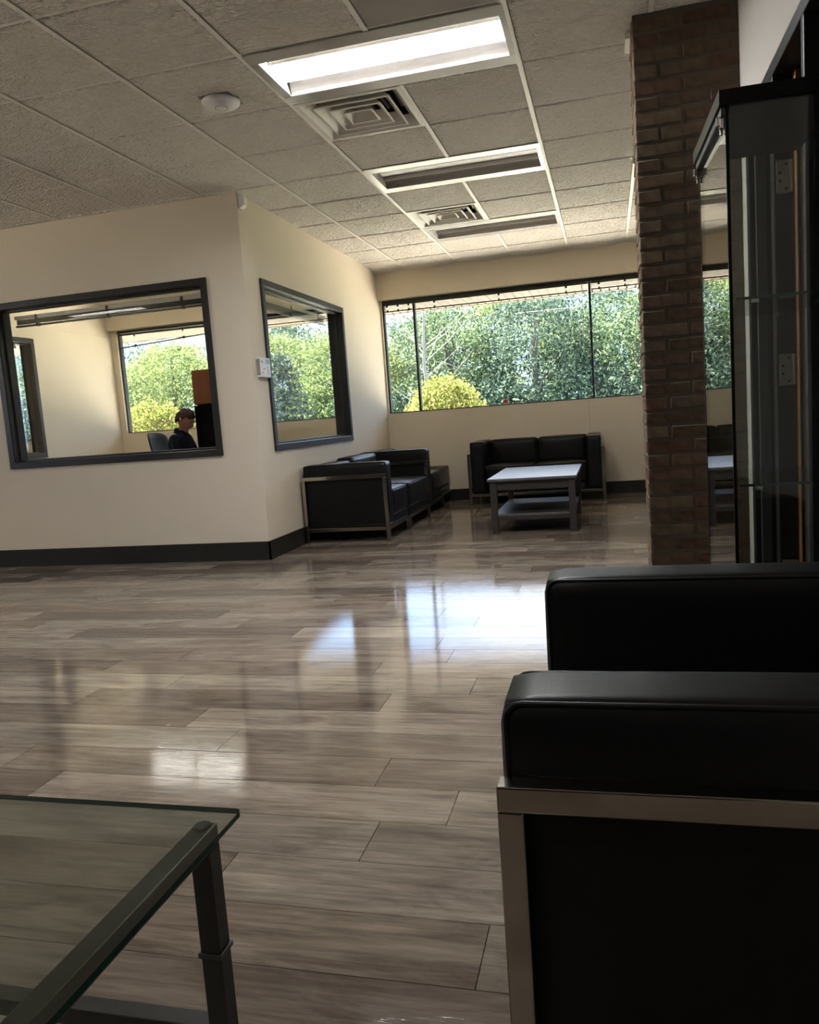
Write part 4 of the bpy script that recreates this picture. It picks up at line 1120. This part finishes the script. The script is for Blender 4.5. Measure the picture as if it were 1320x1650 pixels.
front = [(-17.2, 18.6, 'green tree seen at the left side of the office outside window', 0), (-14.3, 19.2, 'green tree seen in the middle of the office outside window', 0),
         (-11.2, 18.2, 'bright yellow green tree seen at the top of the side wall window', 2), (-8.4, 19.0, 'yellowish green tree seen right of the spruce through the side wall window', 2),
         (-5.6, 18.4, 'pale green tree filling the narrow left pane of the far window', 2), (-2.9, 19.2, 'green tree behind the golden shrub in the far window', 0),
         (-.3, 18.6, 'cool green tree in the middle of the far window', 1), (2.4, 19.2, 'green tree behind the right pane beside the brick column', 0), (5.4, 18.8, 'green tree standing right of the brick column outside', 1)]
for k, (x, y, lab, mi) in enumerate(front):
    tree(lab, x, y, (k + 1) % 3, mi, rg.uniform(.76, .88), rg.uniform(0, 6), 'leafy trees in the front row')
# undergrowth along the foot of the trees
rng = np.random.default_rng(9)
cs = np.stack([rng.uniform(-24, 9, 900), rng.uniform(16.6, 17.8, 900), rng.uniform(.0, 1.7, 900)], 1)
v, f = leaf_cloud(rng, cs, 26, .28, .085); me = np_mesh('undergrowth', v, f)
tag(link('undergrowth', me, m_leafB), 'low leafy undergrowth along the foot of the trees', 'undergrowth', kind='stuff')
# pale bare tree
bt_ = thing('bare_tree', 'pale grey nearly bare tree behind the left mullion of the far window', 'tree', (-2.62, 15.0, -.14))
mb = MB(); rg2 = random.Random(21)
mb.tube([(0, 0, -.05), (.05, 0, 1.2), (-.03, 0, 2.4), (.05, 0, 3.8), (.02, 0, 4.6)], [.06, .05, .04, .025, .01], 8)
mb.build('trunk', m_barkw, bt_)
for k in range(26):
    z = rg2.uniform(.9, 4.0); a = rg2.uniform(0, 6.28); l = rg2.uniform(.6, 1.5); dx, dy = math.cos(a), math.sin(a) * .7
    MB().tube([(0, 0, z), (dx * l * .45, dy * l * .45, z + l * .30), (dx * l, dy * l, z + l * (.75 if k % 3 else .15))], [.014, .009, .004], 5).build('branch', m_barkw, bt_)
# golden shrubs
def bush(label, x, y, w, h, seed, n=420):
    r = thing('golden_shrub', label, 'shrub', (x, y, -.14)); rng = np.random.default_rng(seed)
    th = rng.uniform(0, 2 * math.pi, n); u = rng.uniform(0, 1, n); z = np.sqrt(1 - u ** 2) if False else rng.uniform(.05, 1, n)
    rr_ = w * np.sqrt(np.clip(1 - z ** 2.4, .02, 1)) * rng.uniform(.75, 1.04, n)
    c = np.stack([rr_ * np.cos(th), rr_ * np.sin(th), z * h], 1); v, f = leaf_cloud(rng, c, 34, .085, .040, 1.0, .4)
    o = link('foliage', np_mesh('foliage', v, f), m_bushY, r, kind='stuff')
    for k in range(7):
        a = k * .9; MB().tube([(0, 0, 0), (.3 * w * math.cos(a), .3 * w * math.sin(a), h * .45), (.6 * w * math.cos(a), .6 * w * math.sin(a), h * .8)], [.02, .014, .005], 5).build('stem', m_bark, r)
bush('golden green shrub at the lower left of the far window', -1.62, 12.0, .95, 1.80, 31)
bush('golden shrub with reddish tips low in the office outside window', -8.2, 12.0, 1.05, 1.80, 32)
# spruce seen through the side window
sp = thing('spruce_tree', 'dark bluish spruce seen at the left of the side wall window', 'tree', (-4.72, 11.2, -.14))
rng = np.random.default_rng(77); cc_ = []
for k in range(13):
    z = .45 + k * .175; w = .98 * (1 - k / 14.5)
    nb = max(5, int(14 * (1 - k / 15)))
    for q in range(nb):
        a = q * 2 * math.pi / nb + k * .7
        for t in np.linspace(.25, 1, 7): cc_.append((w * t * math.cos(a), w * t * math.sin(a), z - .14 * t + .04 * t * t))
v, f = leaf_cloud(rng, np.array(cc_), 16, .055, .042, .5, .8)
link('needles', np_mesh('needles', v, f), m_spruce, sp, kind='stuff')
MB().tube([(0, 0, 0), (0, 0, 2.8)], [.08, .01], 8).build('trunk', m_bark, sp)
